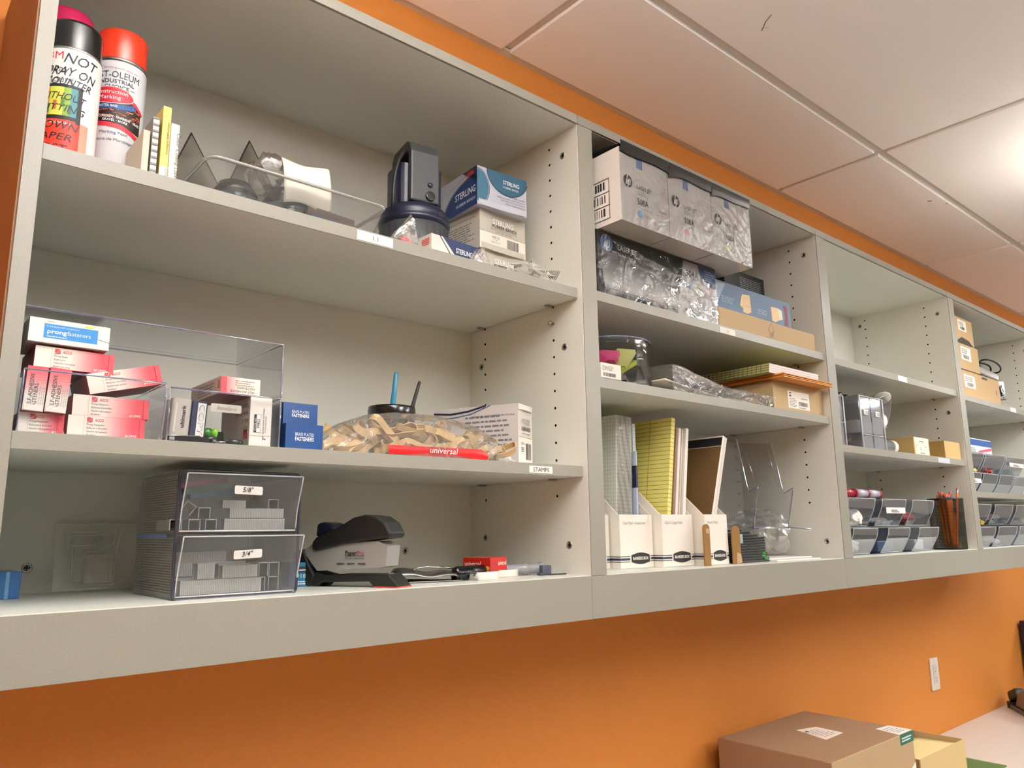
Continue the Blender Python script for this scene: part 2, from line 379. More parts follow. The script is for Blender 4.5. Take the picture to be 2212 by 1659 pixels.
# ------------------------------------------------------------------ wall cabinets
ZT, ZB, ZFT, ZFB, YB = .022, -.808, .0405, -.879, .333
BAYS = [(-.868, -.850, 0.0), (0.0, .038, .889), (.889, .933, 1.767), (1.767, 1.812, 2.66)]   # stile left, stile right = opening left, opening right
SCREWS = [[(.042, -.026), (.050, -.402), (.051, -.758), (.295, -.398), (.285, -.745)], [(.037, -.023), (.041, -.768)],
          [(.037, -.029), (.302, -.017), (.039, -.367)], [(.037, -.029), (.302, -.017)]]
def screw_mb():
    m = MB(); m.lathe([(.0068, 0), (.0064, .0008), (.0045, .0010), (.0042, .0004), (0, .0004)], 20, 'steel')
    m.box(-.003, -.0006, .0002, .003, .0006, .0012, 'gap'); m.box(-.0006, -.003, .0002, .0006, .003, .0012, 'gap'); return m
def cabinet(i, s0, xl, xr):
    last = i == 3
    t = thing('wall_cabinet', ['grey wall cabinet with open shelves, largest and nearest, holding spray cans and staples',
        'grey wall cabinet with open shelves holding the toner boxes and magazine files', 'grey wall cabinet with an empty top shelf above clear bins',
        'grey wall cabinet at the right edge of the photo, kraft boxes on its top shelf'][i], 'wall cabinet', (s0, 0, ZB), group=None)
    O = Vector((s0, 0, ZB)); T = Matrix.Translation(-O)
    def P(name, fn, **k):
        m = MB(); m.at(T); fn(m); return m.build(name, t, **k)
    P('back_panel', lambda m: m.box(xl, YB, ZB, xr, YB + .012, ZT, 'melamine'))
    e = .0045
    P('top_panel', lambda m: (m.box(s0, e, ZT, xr, YB + .012, ZFT, 'melamine'), m.box(s0 + .0008, 0, ZT + .0012, xr - .0008, .0038, ZFT, 'laminate')), label='gray laminate front edge over an off-white board')
    P('bottom_panel', lambda m: m.box(xl, .0022, ZB - .018, xr, YB + .012, ZB, 'melamine'))
    P('side_panel', lambda m: m.box(s0 + (.001 if i else .004), e, ZB - .018, xl, YB + .012, ZT, 'melamine'))
    def rp(m):
        m.box(xr, .002, ZB - .018, xr + .0165, YB + .012, ZT, 'melamine')
    if i == 3: pass
    def holes(m):
        F = Flat((xr, 0, 0), (0, -1, 0), (0, 0, 1))
        for y in (.0782, .2826):
            for k in range(0, 22):
                m.shape(F, ellipse(-y, -.032 * k, .0026, .0026, 12), 'gap', 1)
    P('side_panel', lambda m: (m.box(xr, .002, ZB - .018, xr + .0165, YB + .012, ZT, 'melamine'), holes(m)))
    P('stile', lambda m: m.box(s0 + .0012, 0, ZB - .0005, xl, .0038, ZT + (.0 if i else .0), 'laminate'))
    if last: P('stile', lambda m: m.box(xr + .001, 0, ZB, xr + .04, .0038, ZT, 'laminate'))
    P('valance', lambda m: m.box(s0 + .0005, 0, ZFB, xr + (.04 if last else 0) + (.0175 if i == 0 else 0) * 0 - .0001, .0185, ZB - .0012, 'laminate'))
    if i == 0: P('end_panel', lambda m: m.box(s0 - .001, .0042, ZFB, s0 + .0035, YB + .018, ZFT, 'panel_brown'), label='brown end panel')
    for (y, z) in SCREWS[i]:
        s_ = screw_mb().build('screw', t, loc=Vector((xr - .0002, y, z)) - O, rot=(0, -pi / 2, 0))
    if i == 0:
        for x, z in ((-.771, -.774), (-.156, -.767)):
            screw_mb().build('screw', t, loc=Vector((x, YB - .0002, z)) - O, rot=(pi / 2, 0, 0))
        m = MB(); m.lathe([(.0025, -.002), (.0025, .006), (.0045, .0065), (.0045, .009), (.0022, .013), (0, .014)], 12, 'steel')
        m.build('shelf_pin', t, loc=Vector((0, .0782, -.352)) - O, rot=(0, -pi / 2, 0), label='loose metal shelf pin')
for i, b in enumerate(BAYS): cabinet(i, *b)

def shelf(xl, xr, zt, label, y0=.012, tape=None, thick=.0185):
    t = thing('shelf_board', label, 'shelf', (xl, y0, zt))
    m = MB(); W = xr - xl - .004
    m.box(.002, .0012, -thick, .002 + W, YB - y0 - .001, 0, 'melamine'); m.build('board', t)
    m = MB(); m.box(.002, -.0005, -thick, .002 + W, .0012, 0, 'laminate_wood'); m.build('edge_band', t, label='gray laminate front edge')
    for x in (W - .008,):
        for y in (.0782 - y0, .2826 - y0):
            m = MB(); m.box(-.007, -.004, -.0035, .009 if x > .1 else .007, .004, 0, 'steel'); m.build('shelf_pin', t, loc=(x, y, -thick), bevel=.001)
    if tape:
        x, z, w_, h_, tx, th, fill = tape; m = MB(); F = Flat((0, -.0007, 0), (1, 0, 0), (0, 0, 1))
        m.box(x - xl, -.0010, z - zt - h_, x - xl + w_, -.0006, z - zt, fill); F = Flat((x - xl, -.0011, z - zt - h_), (1, 0, 0), (0, 0, 1))
        if tx: m.text(F, tx, w_ / 2, h_ * .5 - th / 2, th, '#15150f', al='c', bold=.0)
        m.build('label_tape', t, label='white label tape' + (' reading %s' % tx if tx else ''))
    return t
ZA, ZBb, ZC2, ZD = -.2995, -.623, -.2965, -.4605
ZE, ZF, ZG, ZH = -.2985, -.5265, -.3035, -.6255
shelf(-.850, 0, ZA, 'upper adjustable shelf of the nearest cabinet, with a 1.1 label on its edge', tape=(-.4535, -.3015, .060, .0145, '1.1', .0075, '#f4f2ea'))
shelf(-.850, 0, ZBb, 'lower adjustable shelf of the nearest cabinet, with a STAMPS label on its edge', tape=(-.127, -.6275, .052, .0115, 'STAMPS', .0075, '#f4f2ea'))
shelf(.038, .889, ZC2, 'adjustable shelf under the toner boxes, with a 2.1 label on its edge', y0=.006, tape=(.432, -.3005, .058, .0135, '2.1', .006, '#e6e3da'))
shelf(.038, .889, ZD, 'adjustable shelf under the glass jar and orange envelopes', y0=.006)
shelf(.933, 1.767, ZE, 'upper adjustable shelf below the empty compartment, blank label on its edge', y0=.008, tape=(1.325, -.3, .06, .016, '', .006, '#f2efe8'))
shelf(.933, 1.767, ZF, 'lower adjustable shelf under the clear tower bins', y0=.008, tape=(1.55, -.529, .09, .015, '', .006, '#b9bcc4'))
shelf(1.812, 2.66, ZG, 'upper adjustable shelf at the right edge of the photo, under kraft boxes', y0=.008, tape=(2.28, -.305, .06, .016, '', .006, '#f2efe8'))
shelf(1.812, 2.66, ZH, 'lower adjustable shelf at the right edge of the photo, under clear drawers', y0=.008)

# ------------------------------------------------------------------ counter and what stands on it
ZK = -1.491
m = MB(); m.box(XL, -.36, ZK - .038, XR, YW, ZK, 'counter'); m.build('countertop', loc=(0, 0, 0), label='long pale speckled worktop along the orange wall', cat='worktop', bevel=.003)
# ================================================================== nearest cabinet, top shelf
def crumple(cx, cy, cz, rx, ry, rz_, mat, seed, n=16, amp=.22, floor=None, m=None, flat=False):
    R = random.Random(seed); ph = [(R.uniform(1, 4), R.uniform(1, 5), R.uniform(0, 6), R.uniform(0, 6)) for _ in range(6)]
    jit = [[1 + amp * R.uniform(-.5, .5) for _ in range(n)] for _ in range(n // 2 + 1)]
    m = m or MB()
    I = []
    for j in range(n // 2 + 1):
        th = pi * j / (n // 2); row = []
        for i in range(n):
            a = 2 * pi * i / n
            k = jit[j][i] * (1 + amp * sum(sin(p[0] * a + p[2]) * cos(p[1] * th + p[3]) for p in ph) / 3)
            x, y, z = cx + rx * k * sin(th) * cos(a), cy + ry * k * sin(th) * sin(a), cz + rz_ * k * cos(th)
            if floor is not None: z = max(z, floor)
            row.append(m.vert((x, y, z)))
        I.append(row)
    for j in range(n // 2):
        for i in range(n): m.face([I[j][i], I[j][(i + 1) % n], I[j + 1][(i + 1) % n], I[j + 1][i]], mat, not flat)
    return m

def spray_can(name, label, x, y, r, hb, hc, capm, bodym, printer, rim='steel'):
    t = thing(name, label, 'spray can', (x, y, ZA))
    m = MB(); m.lathe([(0, 0), (r - .003, 0), (r, .002), (r, hb - .003), (r - .002, hb)], 48, bodym)
    if printer: printer(m, r)
    m.build('can_body', t)
    m = MB(); m.lathe([(r - .001, hb - .002), (r + .0006, hb), (r + .0004, hb + .0025), (r - .003, hb + .004)], 48, rim); m.build('rim_seam', t)
    m = MB(); rc = r - .0012; m.lathe([(rc, hb + .0022), (rc, hb + hc - .006), (rc - .0012, hb + hc - .002), (rc - .005, hb + hc), (0, hb + hc)], 48, capm); m.build('cap', t)
    return t
def print_adhesive(m, r):
    F = Cyl((0, 0, 0), r, -1.72)
    m.rect(F, -.060, .002, .130, .150, '#f0efec', 1, 44)
    m.rect(F, -.052, .100, .066, .004, '#141414', 2, 20); m.rect(F, -.052, .058, .062, .005, '#141414', 2, 20)
    for k in range(8):
        c = ['#d9a534', '#e3c34a', '#a9b83c', '#d98a3a', '#c9d24c', '#e6cf5a', '#7fa03c', '#3f7f88'][k]
        m.rect(F, -.052 + k * .0076, .063, .0076, .037, c, 2, 3)
    for k in range(7): m.rect(F, -.05 + k * .0082, .066 + .004 * (k % 3), .004, .012, ['#2f5f4a', '#b85a2a', '#5a7a30'][k % 3], 3, 2)
    m.rect(F, .0085, .055, .005, .046, '#141414', 3, 2)
    m.rect(F, -.052, .002, .066, .056, '#d8321f', 2, 20); m.rect(F, .0142, .002, .010, .056, '#c9917c', 2, 4)
    for k in range(7): m.rect(F, -.03 + .0002 * k, .004 + k * .0022, .04, .0010, '#f4c9c0', 3, 12)
    m.text(F, '3M', -.0275, .137, .0105, '#c8202e', w_=.0165); m.text(F, 'Spray', -.033, .120, .009, '#55565a', w_=.03)
    m.text(F, 'Mount', -.029, .106, .0095, '#6a6b70', w_=.032); m.text(F, 'Spray Adhesive', -.035, .052, .0042, '#f7e9e4', w_=.04, l=3)
    # marker handwriting wrapped round the tin
    for tx, x, y, h, w_ in (('NOT', -.010, .133, .0135, .036), ('SPRAY ON', -.035, .117, .012, .060), ('COUNTER', -.030, .104, .010, .052), ('WITHOUT', -.036, .085, .0095, .052),
                            ('PUTTING', -.036, .070, .009, .052), ('DOWN', -.036, .047, .010, .046), ('PAPER', -.036, .033, .009, .042), ('FIRST', -.034, .018, .0095, .034), ('TO', -.01, .004, .007, .01)):
        m.text(F, tx, x, y, h, '#15131a', w_=w_, l=4, rot=-.05, shear=.25)
def print_marking(m, r):
    F = Cyl((0, 0, 0), r, -1.775)
    m.text(F, 'TRUSTED QUALITY SINCE 1921', -.022, .1765, .0022, '#a06a72', w_=.044, rot=-.04)
    m.text(F, 'RUST-OLEUM', -.039, .163, .0095, '#17171b', w_=.064); m.text(F, 'INDUSTRIAL', -.026, .155, .0058, '#17171b', w_=.044, bold=.01)
    m.text(F, 'CHOICE', -.018, .147, .0058, '#17171b', w_=.030, bold=.01); m.rect(F, -.026, .1496, .006, .0006, '#17171b', 2); m.rect(F, .0135, .1496, .006, .0006, '#17171b', 2)
    # landscape picture: rust-coloured ground over black, framed by red swooshes
    R = random.Random(3)
    m.shape(F, [(-.045, .096), (-.045, .131), (.0, .134), (.017, .134), (.033, .126), (.033, .090), (.0, .097), (-.02, .098)], '#211714', 1)
    for k in range(90):
        x = R.uniform(-.043, .029); y = R.uniform(.104, .124); m.rect(F, x, y, R.uniform(.002, .006), R.uniform(.0006, .0018), R.choice(['#b0542a', '#c4683a', '#8c3f22', '#d08250', '#5f3020']), 2, 1)
    m.line(F, [(.0, .1385), (.012, .136), (.022, .132), (.034, .124)], .005, '#c22a36', 3)
    m.line(F, [(-.045, .0965), (-.03, .0970), (-.012, .0960), (.006, .0935), (.020, .0890), (.034, .0825)], .0062, '#c9283a', 3)
    m.line(F, [(-.04, .123), (-.02, .1215), (0, .1215), (.015, .124), (.02, .127)], .0072, '#1f4b86', 3)
    m.shape(F, ellipse(-.010, .1375, .030, .0122, 28), '#e9dcdc', 4); m.shape(F, ellipse(-.010, .1375, .0288, .0112, 28), '#bd2233', 5)
    m.text(F, 'Construction', -.010, .1395, .0056, '#ffffff', w_=.042, l=6, al='c'); m.text(F, 'Marking', -.010, .1315, .0056, '#ffffff', w_=.026, l=6, al='c')
    m.text(F, 'WATER BASE', -.012, .1203, .0036, '#f2f2f2', w_=.024, l=5, al='c', bold=.01)
    m.text(F, 'CONCRETE \u00b7 PAVEMENT \u00b7 GRASS', .004, .1045, .0034, '#ffffff', w_=.052, l=5, al='c', bold=.018, rot=-.05); m.text(F, 'GRAVEL \u00b7 MORE', -.002, .1000, .0034, '#ffffff', w_=.03, l=5, al='c', bold=.018, rot=-.05)
    m.text(F, 'Marking Paint', -.019, .083, .0042, '#3a3a42', w_=.034); m.text(F, 'Peinture de Marquage', -.032, .073, .0042, '#3a3a42', w_=.054)
spray_can('spray_can', 'white and red spray adhesive can with a black cap and marker writing', -.8155, .0905, .0325, .152, .043, 'black_gloss', 'G#d9362a', print_adhesive)
spray_can('spray_can', 'spray can behind the black-capped one, only its pink cap showing', -.8150, .1625, .0325, .206, .050, 'G#c01f55', 'G#e6e6ea', None)
spray_can('spray_can', 'white marking paint can with an orange-red cap', -.7510, .1400, .0328, .190, .049, 'G#e03a1e', 'G#e2e3e8', print_marking)

def small_box(name, label, cat, loc, w_, d, h, mat, printer=None, rz=0, group=None, rot=None, bevel=.0007, flap=None, **fm):
    m = MB(); m.box(0, 0, 0, w_, d, h, mat, **fm)
    if printer: printer(m)
    if flap:
        t = thing(name, label, cat, loc, rz, group, rot); m.build('carton', t, bevel=bevel); m2 = MB(); flap(m2); m2.build('flap', t); return t
    return m.build(name, None, loc, rz, label, cat, group, bevel=bevel, rot=rot)
small_box('label_box', 'narrow beige carton squeezed against the marking paint can', 'box', (-.7425, .030, ZA), .008, .09, .062, '#c6b9a8')
def pr(m):
    F = front(.008)
    for k in range(9): m.rect(F, .0006, .004 + k * .0088, .0068, .0050, '#d8d4d2', 1); m.rect(F, .0006, .009 + k * .0088, .0068, .0006, '#3c3a3a', 2); m.rect(F, .0006, .0103 + k * .0088, .0068, .0004, '#3c3a3a', 2)
small_box('label_dispenser', 'clear strip dispenser with dark cross lines between beige and yellow cartons', 'dispenser', (-.7325, .030, ZA), .0078, .08, .083, '#8d8982', pr)
def pr(m):
    F = front(.01); m.rect(F, 0, 0, .0101, .020, '#e9e3d6', 1)
    m.text(F, 'removable adhesive', .0065, .081, .0032, '#55501f', w_=.044, rot=-pi / 2, shear=.2); m.text(F, 'Color Coding', .0068, .018, .0044, '#3a3830', w_=.03, rot=-pi / 2, shear=.2)
small_box('label_box', 'tall thin yellow carton of removable adhesive labels', 'box', (-.7215, .030, ZA), .0102, .08, .1018, '#d8c76c', pr)
def pr(m):
    F = front(.01); m.text(F, 'Color Coding Labels', .0075, .070, .0048, '#3a3a38', w_=.066, rot=-pi / 2, shear=.2)
small_box('label_box', 'thin white carton reading Color Coding Labels', 'box', (-.7108, .030, ZA), .0106, .08, .0818, '#e6dfd3', pr)

for k, (x, y, z, lb) in enumerate(((-.605, .300, -.080, 'smoke-tinted clear plastic triangle standing nearest the cartons'), (-.505, .308, -.057, 'smoke-tinted clear plastic triangle standing behind the middle of the tray'))):
    h = z - ZA; m = MB(); m.prism([(-h * .36, 0), (h * .62, 0), (0, h)], -.0016, .0016, 'smoke_acrylic', axis='y')
    m.tube([(-h * .36, 0, .001), (0, 0, h)], .0014, '#4a4743', 6); m.tube([(h * .62, 0, .001), (0, 0, h)], .0008, '#5d5a55', 6)
    m.build('drafting_triangle', None, (x, y, ZA), 0, lb, 'triangle')

def loft(m, rings, mat, smooth=False, closed=True):
    I = [[m.vert(p) for p in r] for r in rings]; n = len(I[0])
    for a, b in zip(I, I[1:]):
        for k in range(n if closed else n - 1): m.face([a[k], a[(k + 1) % n], b[(k + 1) % n], b[k]], mat, smooth)
    return I
def tray():
    t = thing('storage_tray', 'long shallow clear plastic tub with a milky rim holding black lids and bags', 'tray', (-.66, .036, ZA)); W, D, H = .272, .225, .0575
    m = MB(); r0 = [(x, y, .0008) for x, y in rrect(W - .034, D - .03, .012, .016, .014)]; r1 = [(x, y, H) for x, y in rrect(W, D, .016, 0, 0)]
    mid = [tuple(a * .5 + b * .5 for a, b in zip(p, q)) for p, q in zip(r0, r1)]
    I = loft(m, [r0, mid, r1], 'tub', True); m.face(I[0][::-1], 'tub'); m.build('basin', t)
    m = MB(); pts = [(x, y, H) for x, y in rrect(W, D, .016)]; m.tube(pts, .0028, 'tub', 8, closed=True); m.tube([(p[0], p[1], H) for p in pts], .0016, 'T#d5d3cf', 6, closed=True); m.build('rim', t, label='milky rolled rim')
tray()
for k, (x, y, r, h, rx, lb) in enumerate(((-.605, .088, .032, .048, .08, 'shiny black oval lid at the left end of the clear tub'), (-.522, .096, .040, .062, -.05, 'larger black domed lid in the middle of the clear tub'))):
    m = MB(); m.lathe([(0, 0), (r, 0), (r, h * .45), (r - .002, h * .5), (r * .97, h * .62), (r * .7, h * .95), (r * .4, h), (0, h)], 40, 'black_gloss'); m.lathe([(r + .0008, h * .35), (r + .0012, h * .42), (r + .0008, h * .5)], 40, 'G#4b5257')
    m.build('jar_lid', None, (x, y, ZA + .003), 0, lb, 'lid', rot=(rx * .3, 0, 0))
m = MB(); m.grid(lambda u, v: (-.549 + .076 * u + .004 * v * (1 - u), .052 + .022 * v ** 2 * (1 - .3 * u) - .004 * sin(u * 5) * (1 - v), -.272 + .076 * v + .006 * u * (1 - v) + .0025 * sin(6 * u + 2 * v)), 14, 14, '#e7e2d4')
m.build('paper_sheet', None, (0, 0, 0), 0, 'cream paper slip hanging inside the front of the clear tub', 'paper', solid=.0006)
crumple(-.555, .10, -.215, .030, .035, .028, 'bag', 5, 14, .35).build('plastic_bag', None, (0, 0, 0), 0, 'crumpled grey plastic bag behind the paper slip', 'plastic bag')
m = MB(); m.box(-.040, -.03, 0, .040, .04, .03, 'T#7d6a62'); m.box(-.036, -.031, .004, .03, -.0301, .02, 'T#6a6f86')
m.build('card_pack', None, (-.475, .085, ZA + .003), .1, 'brownish pack lying in the right half of the clear tub', 'pack')
crumple(-.432, .10, -.272, .020, .018, .014, 'bag', 9, 12, .3).build('wrapper', None, (0, 0, 0), 0, 'clear plastic wrapper at the right end of the clear tub', 'plastic scrap')

def lantern():
    t = thing('lantern_torch', 'navy and black lantern torch standing lens down with a carry cord', 'flashlight', (-.262, .155, ZA)); r = .0615
    m = MB(); m.lathe([(0, 0), (r - .004, 0), (r - .001, .004), (r, .03), (r - .001, .088), (r - .006, .092)], 56, 'grey_plastic', mats=['black_rubber'] + ['grey_plastic'] * 4)
    for k in range(56):
        a = 2 * pi * k / 56; m.box(*(0, 0, 0, 0, 0, 0), 'gap') if False else None
        if k % 2 == 0:
            F = Cyl((0, 0, 0), r, a); m.rect(F, 0, .012, .0022, .07, '#262628', 2)
    m.build('lens_head', t)
    m = MB(); m.lathe([(r - .003, .090), (r + .0015, .093), (r + .0015, .099), (r - .001, .101), (r, .106), (r - .0005, .112), (r - .006, .119), (r - .012, .124), (.03, .127), (0, .127)], 56, 'navy_plastic'); m.build('collar_ring', t, label='navy screw collar')
    m = MB(); m.at(rz=-.18); m.prism(rrect(.084, .070, .016, -.042, -.033), .124, .2, 'navy_plastic'); m.build('body', t, bevel=.002)
    m = MB(); m.at(rz=-.18)
    prof = [(-.048, .125), (-.048, .216), (-.040, .234), (-.026, .243), (.030, .243), (.042, .232), (.046, .205), (.046, .19), (.032, .19), (.030, .222), (-.024, .224), (-.034, .212), (-.034, .125)]
    m.prism([(a, b) for a, b in prof], -.027, .027, 'grey_plastic', axis='x'); m.build('handle', t, bevel=.003)
    m = MB(); m.at(rz=-.18); m.lathe([(.0085, 0), (.0085, .002), (.0065, .0025), (0, .001)], 20, 'black_gloss'); m.build('switch_button', t, loc=(.0, -.0495, .137), rot=(pi / 2, 0, -.18))
    m = MB(); m.lathe([(.005, 0), (.004, .0022), (0, .003)], 20, 'navy_plastic'); m.build('indicator', t, loc=(.0, -.0492, .158), rot=(pi / 2, 0, -.18))
    m = MB(); m.tube([(-.03, -.02, .222), (-.044, -.03, .212), (-.056, -.034, .190), (-.063, -.036, .165), (-.066, -.037, .140), (-.0665, -.036, .115), (-.064, -.03, .1)], .003, 'black_rubber', 8); m.build('carry_cord', t)
lantern()

def arc_pts(cx, cy, rx, ry, a0, a1, n=16): return [(cx + rx * cos(a0 + (a1 - a0) * k / n), cy + ry * sin(a0 + (a1 - a0) * k / n)) for k in range(n + 1)]
def rubber_navy(m, w_, d, h):
    F = front(w_); L_ = left(d); k = w_ / .115; q = h / .075
    m.shape(F, [(0, .008 * q)] + arc_pts(0, .035 * q, .026 * k, .034 * q, -pi / 2 + .3, pi / 2, 12) + [(0, .069 * q)], '#2c5a72', 1); m.line(F, arc_pts(0, .035 * q, .0275 * k, .0355 * q, -1.2, pi / 2, 14), .0013, '#14304a', 2)
    m.shape(F, [(.022 * k, h)] + arc_pts(.070 * k, h, .047 * k, .042 * q, pi, 2 * pi - .25, 16) + [(w_, h)], '#1d4a63', 1); m.line(F, arc_pts(.070 * k, h, .048 * k, .043 * q, pi, 2 * pi - .25, 16), .002, '#10253c', 2)
    m.text(F, 'STERLING', .078 * k, h - .021 * q, .0078 * q, '#f2f5f7', w_=.038 * k, l=3, al='c', bold=.01); m.text(F, 'RUBBER BANDS', .078 * k, h - .029 * q, .0042 * q, '#dfe6ea', w_=.036 * k, l=3, al='c')
    for j, (tx, ww) in enumerate((('HIGH RUBBER CONTENT', .04), ('EXCELLENT BAND COUNT PER POUND', .066), ('SOFT STRETCH TO HELP PREVENT', .058), ('CARPAL TUNNEL SYNDROME', .048), ('MEETS FEDERAL SPECIFICATIONS', .06))):
        m.text(F, tx, w_ - .004, (.030 - j * .0052) * q, .0024 * q, '#2a2c38', w_=ww * k, al='r', l=3)
    m.text(F, 'www.RUBBERBAND.com', w_ - .004, .0025 * q, .0036 * q, '#16181f', w_=.052 * k, al='r', bold=.02, l=3)
    m.shape(L_, [(d, h), (d * .62, h), (d * .98 - .0, h * .62), (d, h * .5)], '#1b2236', 1)
    m.shape(L_, [(0 + d * .1, 0)] + arc_pts(d, 0, d * .88, h * .80, pi, pi / 2, 16) + [(d, 0)], '#17305f', 1); m.line(L_, arc_pts(d, 0, d * .90, h * .82, pi, pi / 2, 16), .0018, '#0e1f3c', 2)
    m.text(L_, 'STERLING', d * .96, h * .36, .013 * q, '#eef2f6', w_=.066, l=3, al='r', bold=.01); m.text(L_, 'RUBBER BANDS', d * .96, h * .16, .0062 * q, '#dfe6ee', w_=.062, l=3, al='r')
    for j in range(4): m.rect(L_, d * .70, h * .83 + j * .0022, d * .22, .0011, '#c23a34', 3)
    m.rect(L_, d * .70, h * .83 + .0045, d * .06, .0045, '#22305a', 4); m.text(L_, 'MADE IN THE USA', d * .3, h * .70, .0022, '#2b3350', w_=.05, rot=.25, l=3)
def rubber_grey(m, w_, d, h, base='#c9c4b8'):
    F = front(w_); L_ = left(d)
    m.rect(F, 0, 0, w_, h * .45, '#ece7dc', 1); m.line(F, [(0, h * .45), (w_, h * .45)], .0004, '#3c3a38', 2)
    m.text(F, 'STERLING', w_ * .5, h * .70, .0105, '#f6f5f1', w_=.052, al='c', bold=.015, l=3); m.text(F, 'STERLING', w_ * .5 + .0003, h * .70 - .0003, .0105, '#8d897f', w_=.052, al='c', l=2)
    m.text(F, 'RUBBER BANDS', w_ * .53, h * .61, .0066, '#14161c', w_=.062, al='c', bold=.01, l=3)
    m.text(F, 'BANDES ELASTIQUES | LIGAS DE HULE', w_ * .52, h * .55, .0027, '#5b5850', w_=.066, al='c', l=3); m.text(F, 'ONE POUND | 454 GRAMS', w_ * .52, h * .49, .0027, '#5b5850', w_=.042, al='c', l=3)
    m.text(F, 'SIZE 32', w_ * .26, h * .33, .0042, '#222', w_=.018) if False else m.text(F, 'SIZE 32', w_ * .26, h * .33, .0042, '#222222', w_=.018, l=3)
    m.text(F, "3\" x 1/8\"", w_ * .28, h * .27, .0026, '#222222', w_=.011, l=3); m.text(F, 'Approx. Pcs. 700', w_ * .24, h * .21, .0026, '#222222', w_=.022, l=3)
    m.barcode(F, w_ * .58, h * .10, .030, .022, seed=4); m.text(F, '0 41333 20328 9', w_ * .58, h * .04, .002, '#222222', w_=.03, l=3)
    m.text(L_, 'From our family to yours, thank you for choosing', d * .1, h * .82, .003, '#3c3a36', w_=d * .8, l=2); m.dashes(L_, d * .15, h * .25, d * .75, h * .5, 8, '#6a665c', seed=5, fill=.35)
def rubber_box(label, loc, rz, printer, mat, w_=.115, d=.125, h=.075, group=None, **fm):
    t = thing('rubber_band_box', label, 'box', loc, rz, group)
    m = MB(); m.box(0, 0, 0, w_, d, h, mat, **fm); printer(m, w_, d, h); m.build('carton', t, bevel=.0009)
    m = MB(); m.grid(lambda u, v: (.003 + (w_ - .006) * u, -.0006 - .0035 * sin(pi * u) * (1 - v) ** 2, .0015 + .010 * v - .0035 * sin(pi * u) * (1 - v)), 10, 3, mat); m.build('flap', t)
    return t
rubber_box('navy and silver rubber band carton on top of the stack', (-.163, .100, ZA + .1502), -.05, rubber_navy, 'G#b7bac6', top='G#151b2c')
rubber_box('grey and white rubber band carton in the middle of the stack, barcode showing', (-.148, .112, ZA + .0752), .04, rubber_grey, 'G#bdb8ad')
rubber_box('bottom rubber band carton of the stack, half hidden by the shelf edge', (-.140, .118, ZA), .0, rubber_grey, 'G#bdb8ad')
rubber_box('small navy and white rubber band carton in front of the lantern torch', (-.297, .050, ZA), .07, lambda m, a, b, c: (
    m.shape(front(a), [(a * .22, c), (a * .60, c * .1), (a, c * .1), (a, c)], '#16284e', 1), m.line(front(a), [(a * .17, c), (a * .36, c * .45), (a * .60, 0)], .0016, '#16284e', 2),
    m.text(front(a), 'STERLING', a * .66, c * .52, .0088, '#f2f5f7', w_=.036, al='c', bold=.01, l=3), m.text(front(a), 'RUBBER BANDS', a * .68, c * .30, .0044, '#b9c2d0', w_=.036, al='c', l=3),
    [m.rect(left(b), b * .25, c * .62 + j * .003, b * .6, .0016, '#c4342c', 2) for j in range(4)]), 'G#d7d3cb', w_=.106, d=.034, h=.0445)
def flatbag(name, label, pts, mat, y=0., th=.012, seed=1, cat='plastic bag'):
    """upright floppy bag from an outline in (x, z): puffed and creased"""
    R = random.Random(seed); cx = sum(p[0] for p in pts) / len(pts); cz = sum(p[1] for p in pts) / len(pts); m = MB()
    rings = []
    for s_, dy in ((1, 0), (.75, -th * .45), (.4, -th * .6), (.0, -th * .5)):
        rings.append([(cx + (x - cx) * s_ + R.uniform(-1, 1) * .003 * (s_ < 1), y + dy * R.uniform(.6, 1.4), cz + (z - cz) * s_ + R.uniform(-1, 1) * .003 * (s_ < 1)) for x, z in pts])
    loft(m, rings, mat); loft(m, [[(p[0], 2 * y - p[1] + .002, p[2]) for p in r] for r in rings], mat)
    return m.build(name, None, (0, 0, 0), 0, label, cat)
flatbag('zip_bag', 'little clear zip bag with red bits beside the 1.1 label', [(-.390, ZA + .0008), (-.378, ZA + .02), (-.362, -.262), (-.349, -.243), (-.343, -.25), (-.338, -.27), (-.331, ZA + .0008)], 'bag', .032, .012, 3)
m = MB(); crumple(-.356, .034, -.2895, .012, .005, .0085, '#b8323a', 4, 12, .2, m=m, floor=ZA + .001); m.build('red_clip', None, (0, 0, 0), 0, 'red plastic piece inside the little zip bag', 'clip')
flatbag('plastic_bag', 'crinkled clear bag leaning on the small navy carton', [(-.238, ZA + .0008), (-.226, -.285), (-.214, -.264), (-.207, -.266), (-.200, -.282), (-.190, ZA + .0008)], 'bag', .030, .014, 8)
def pr():
    m = MB(); crumple(-.085, .042, -.284, .052, .020, .019, 'bag', 21, 20, .35, floor=ZA + .0006, m=m, flat=True)
    R = random.Random(2)
    for k in range(16): m.tube([(-.105 + .004 * k, .024, ZA + .004 + .0004 * k), (-.098 + .0042 * k, .021, ZA + .016 + .0008 * k)], .0007, '#4a4842', 4)
    m.build('plastic_bag', None, (0, 0, 0), 0, 'crumpled printed plastic bag in the shelf corner by the side panel', 'plastic bag')
pr()
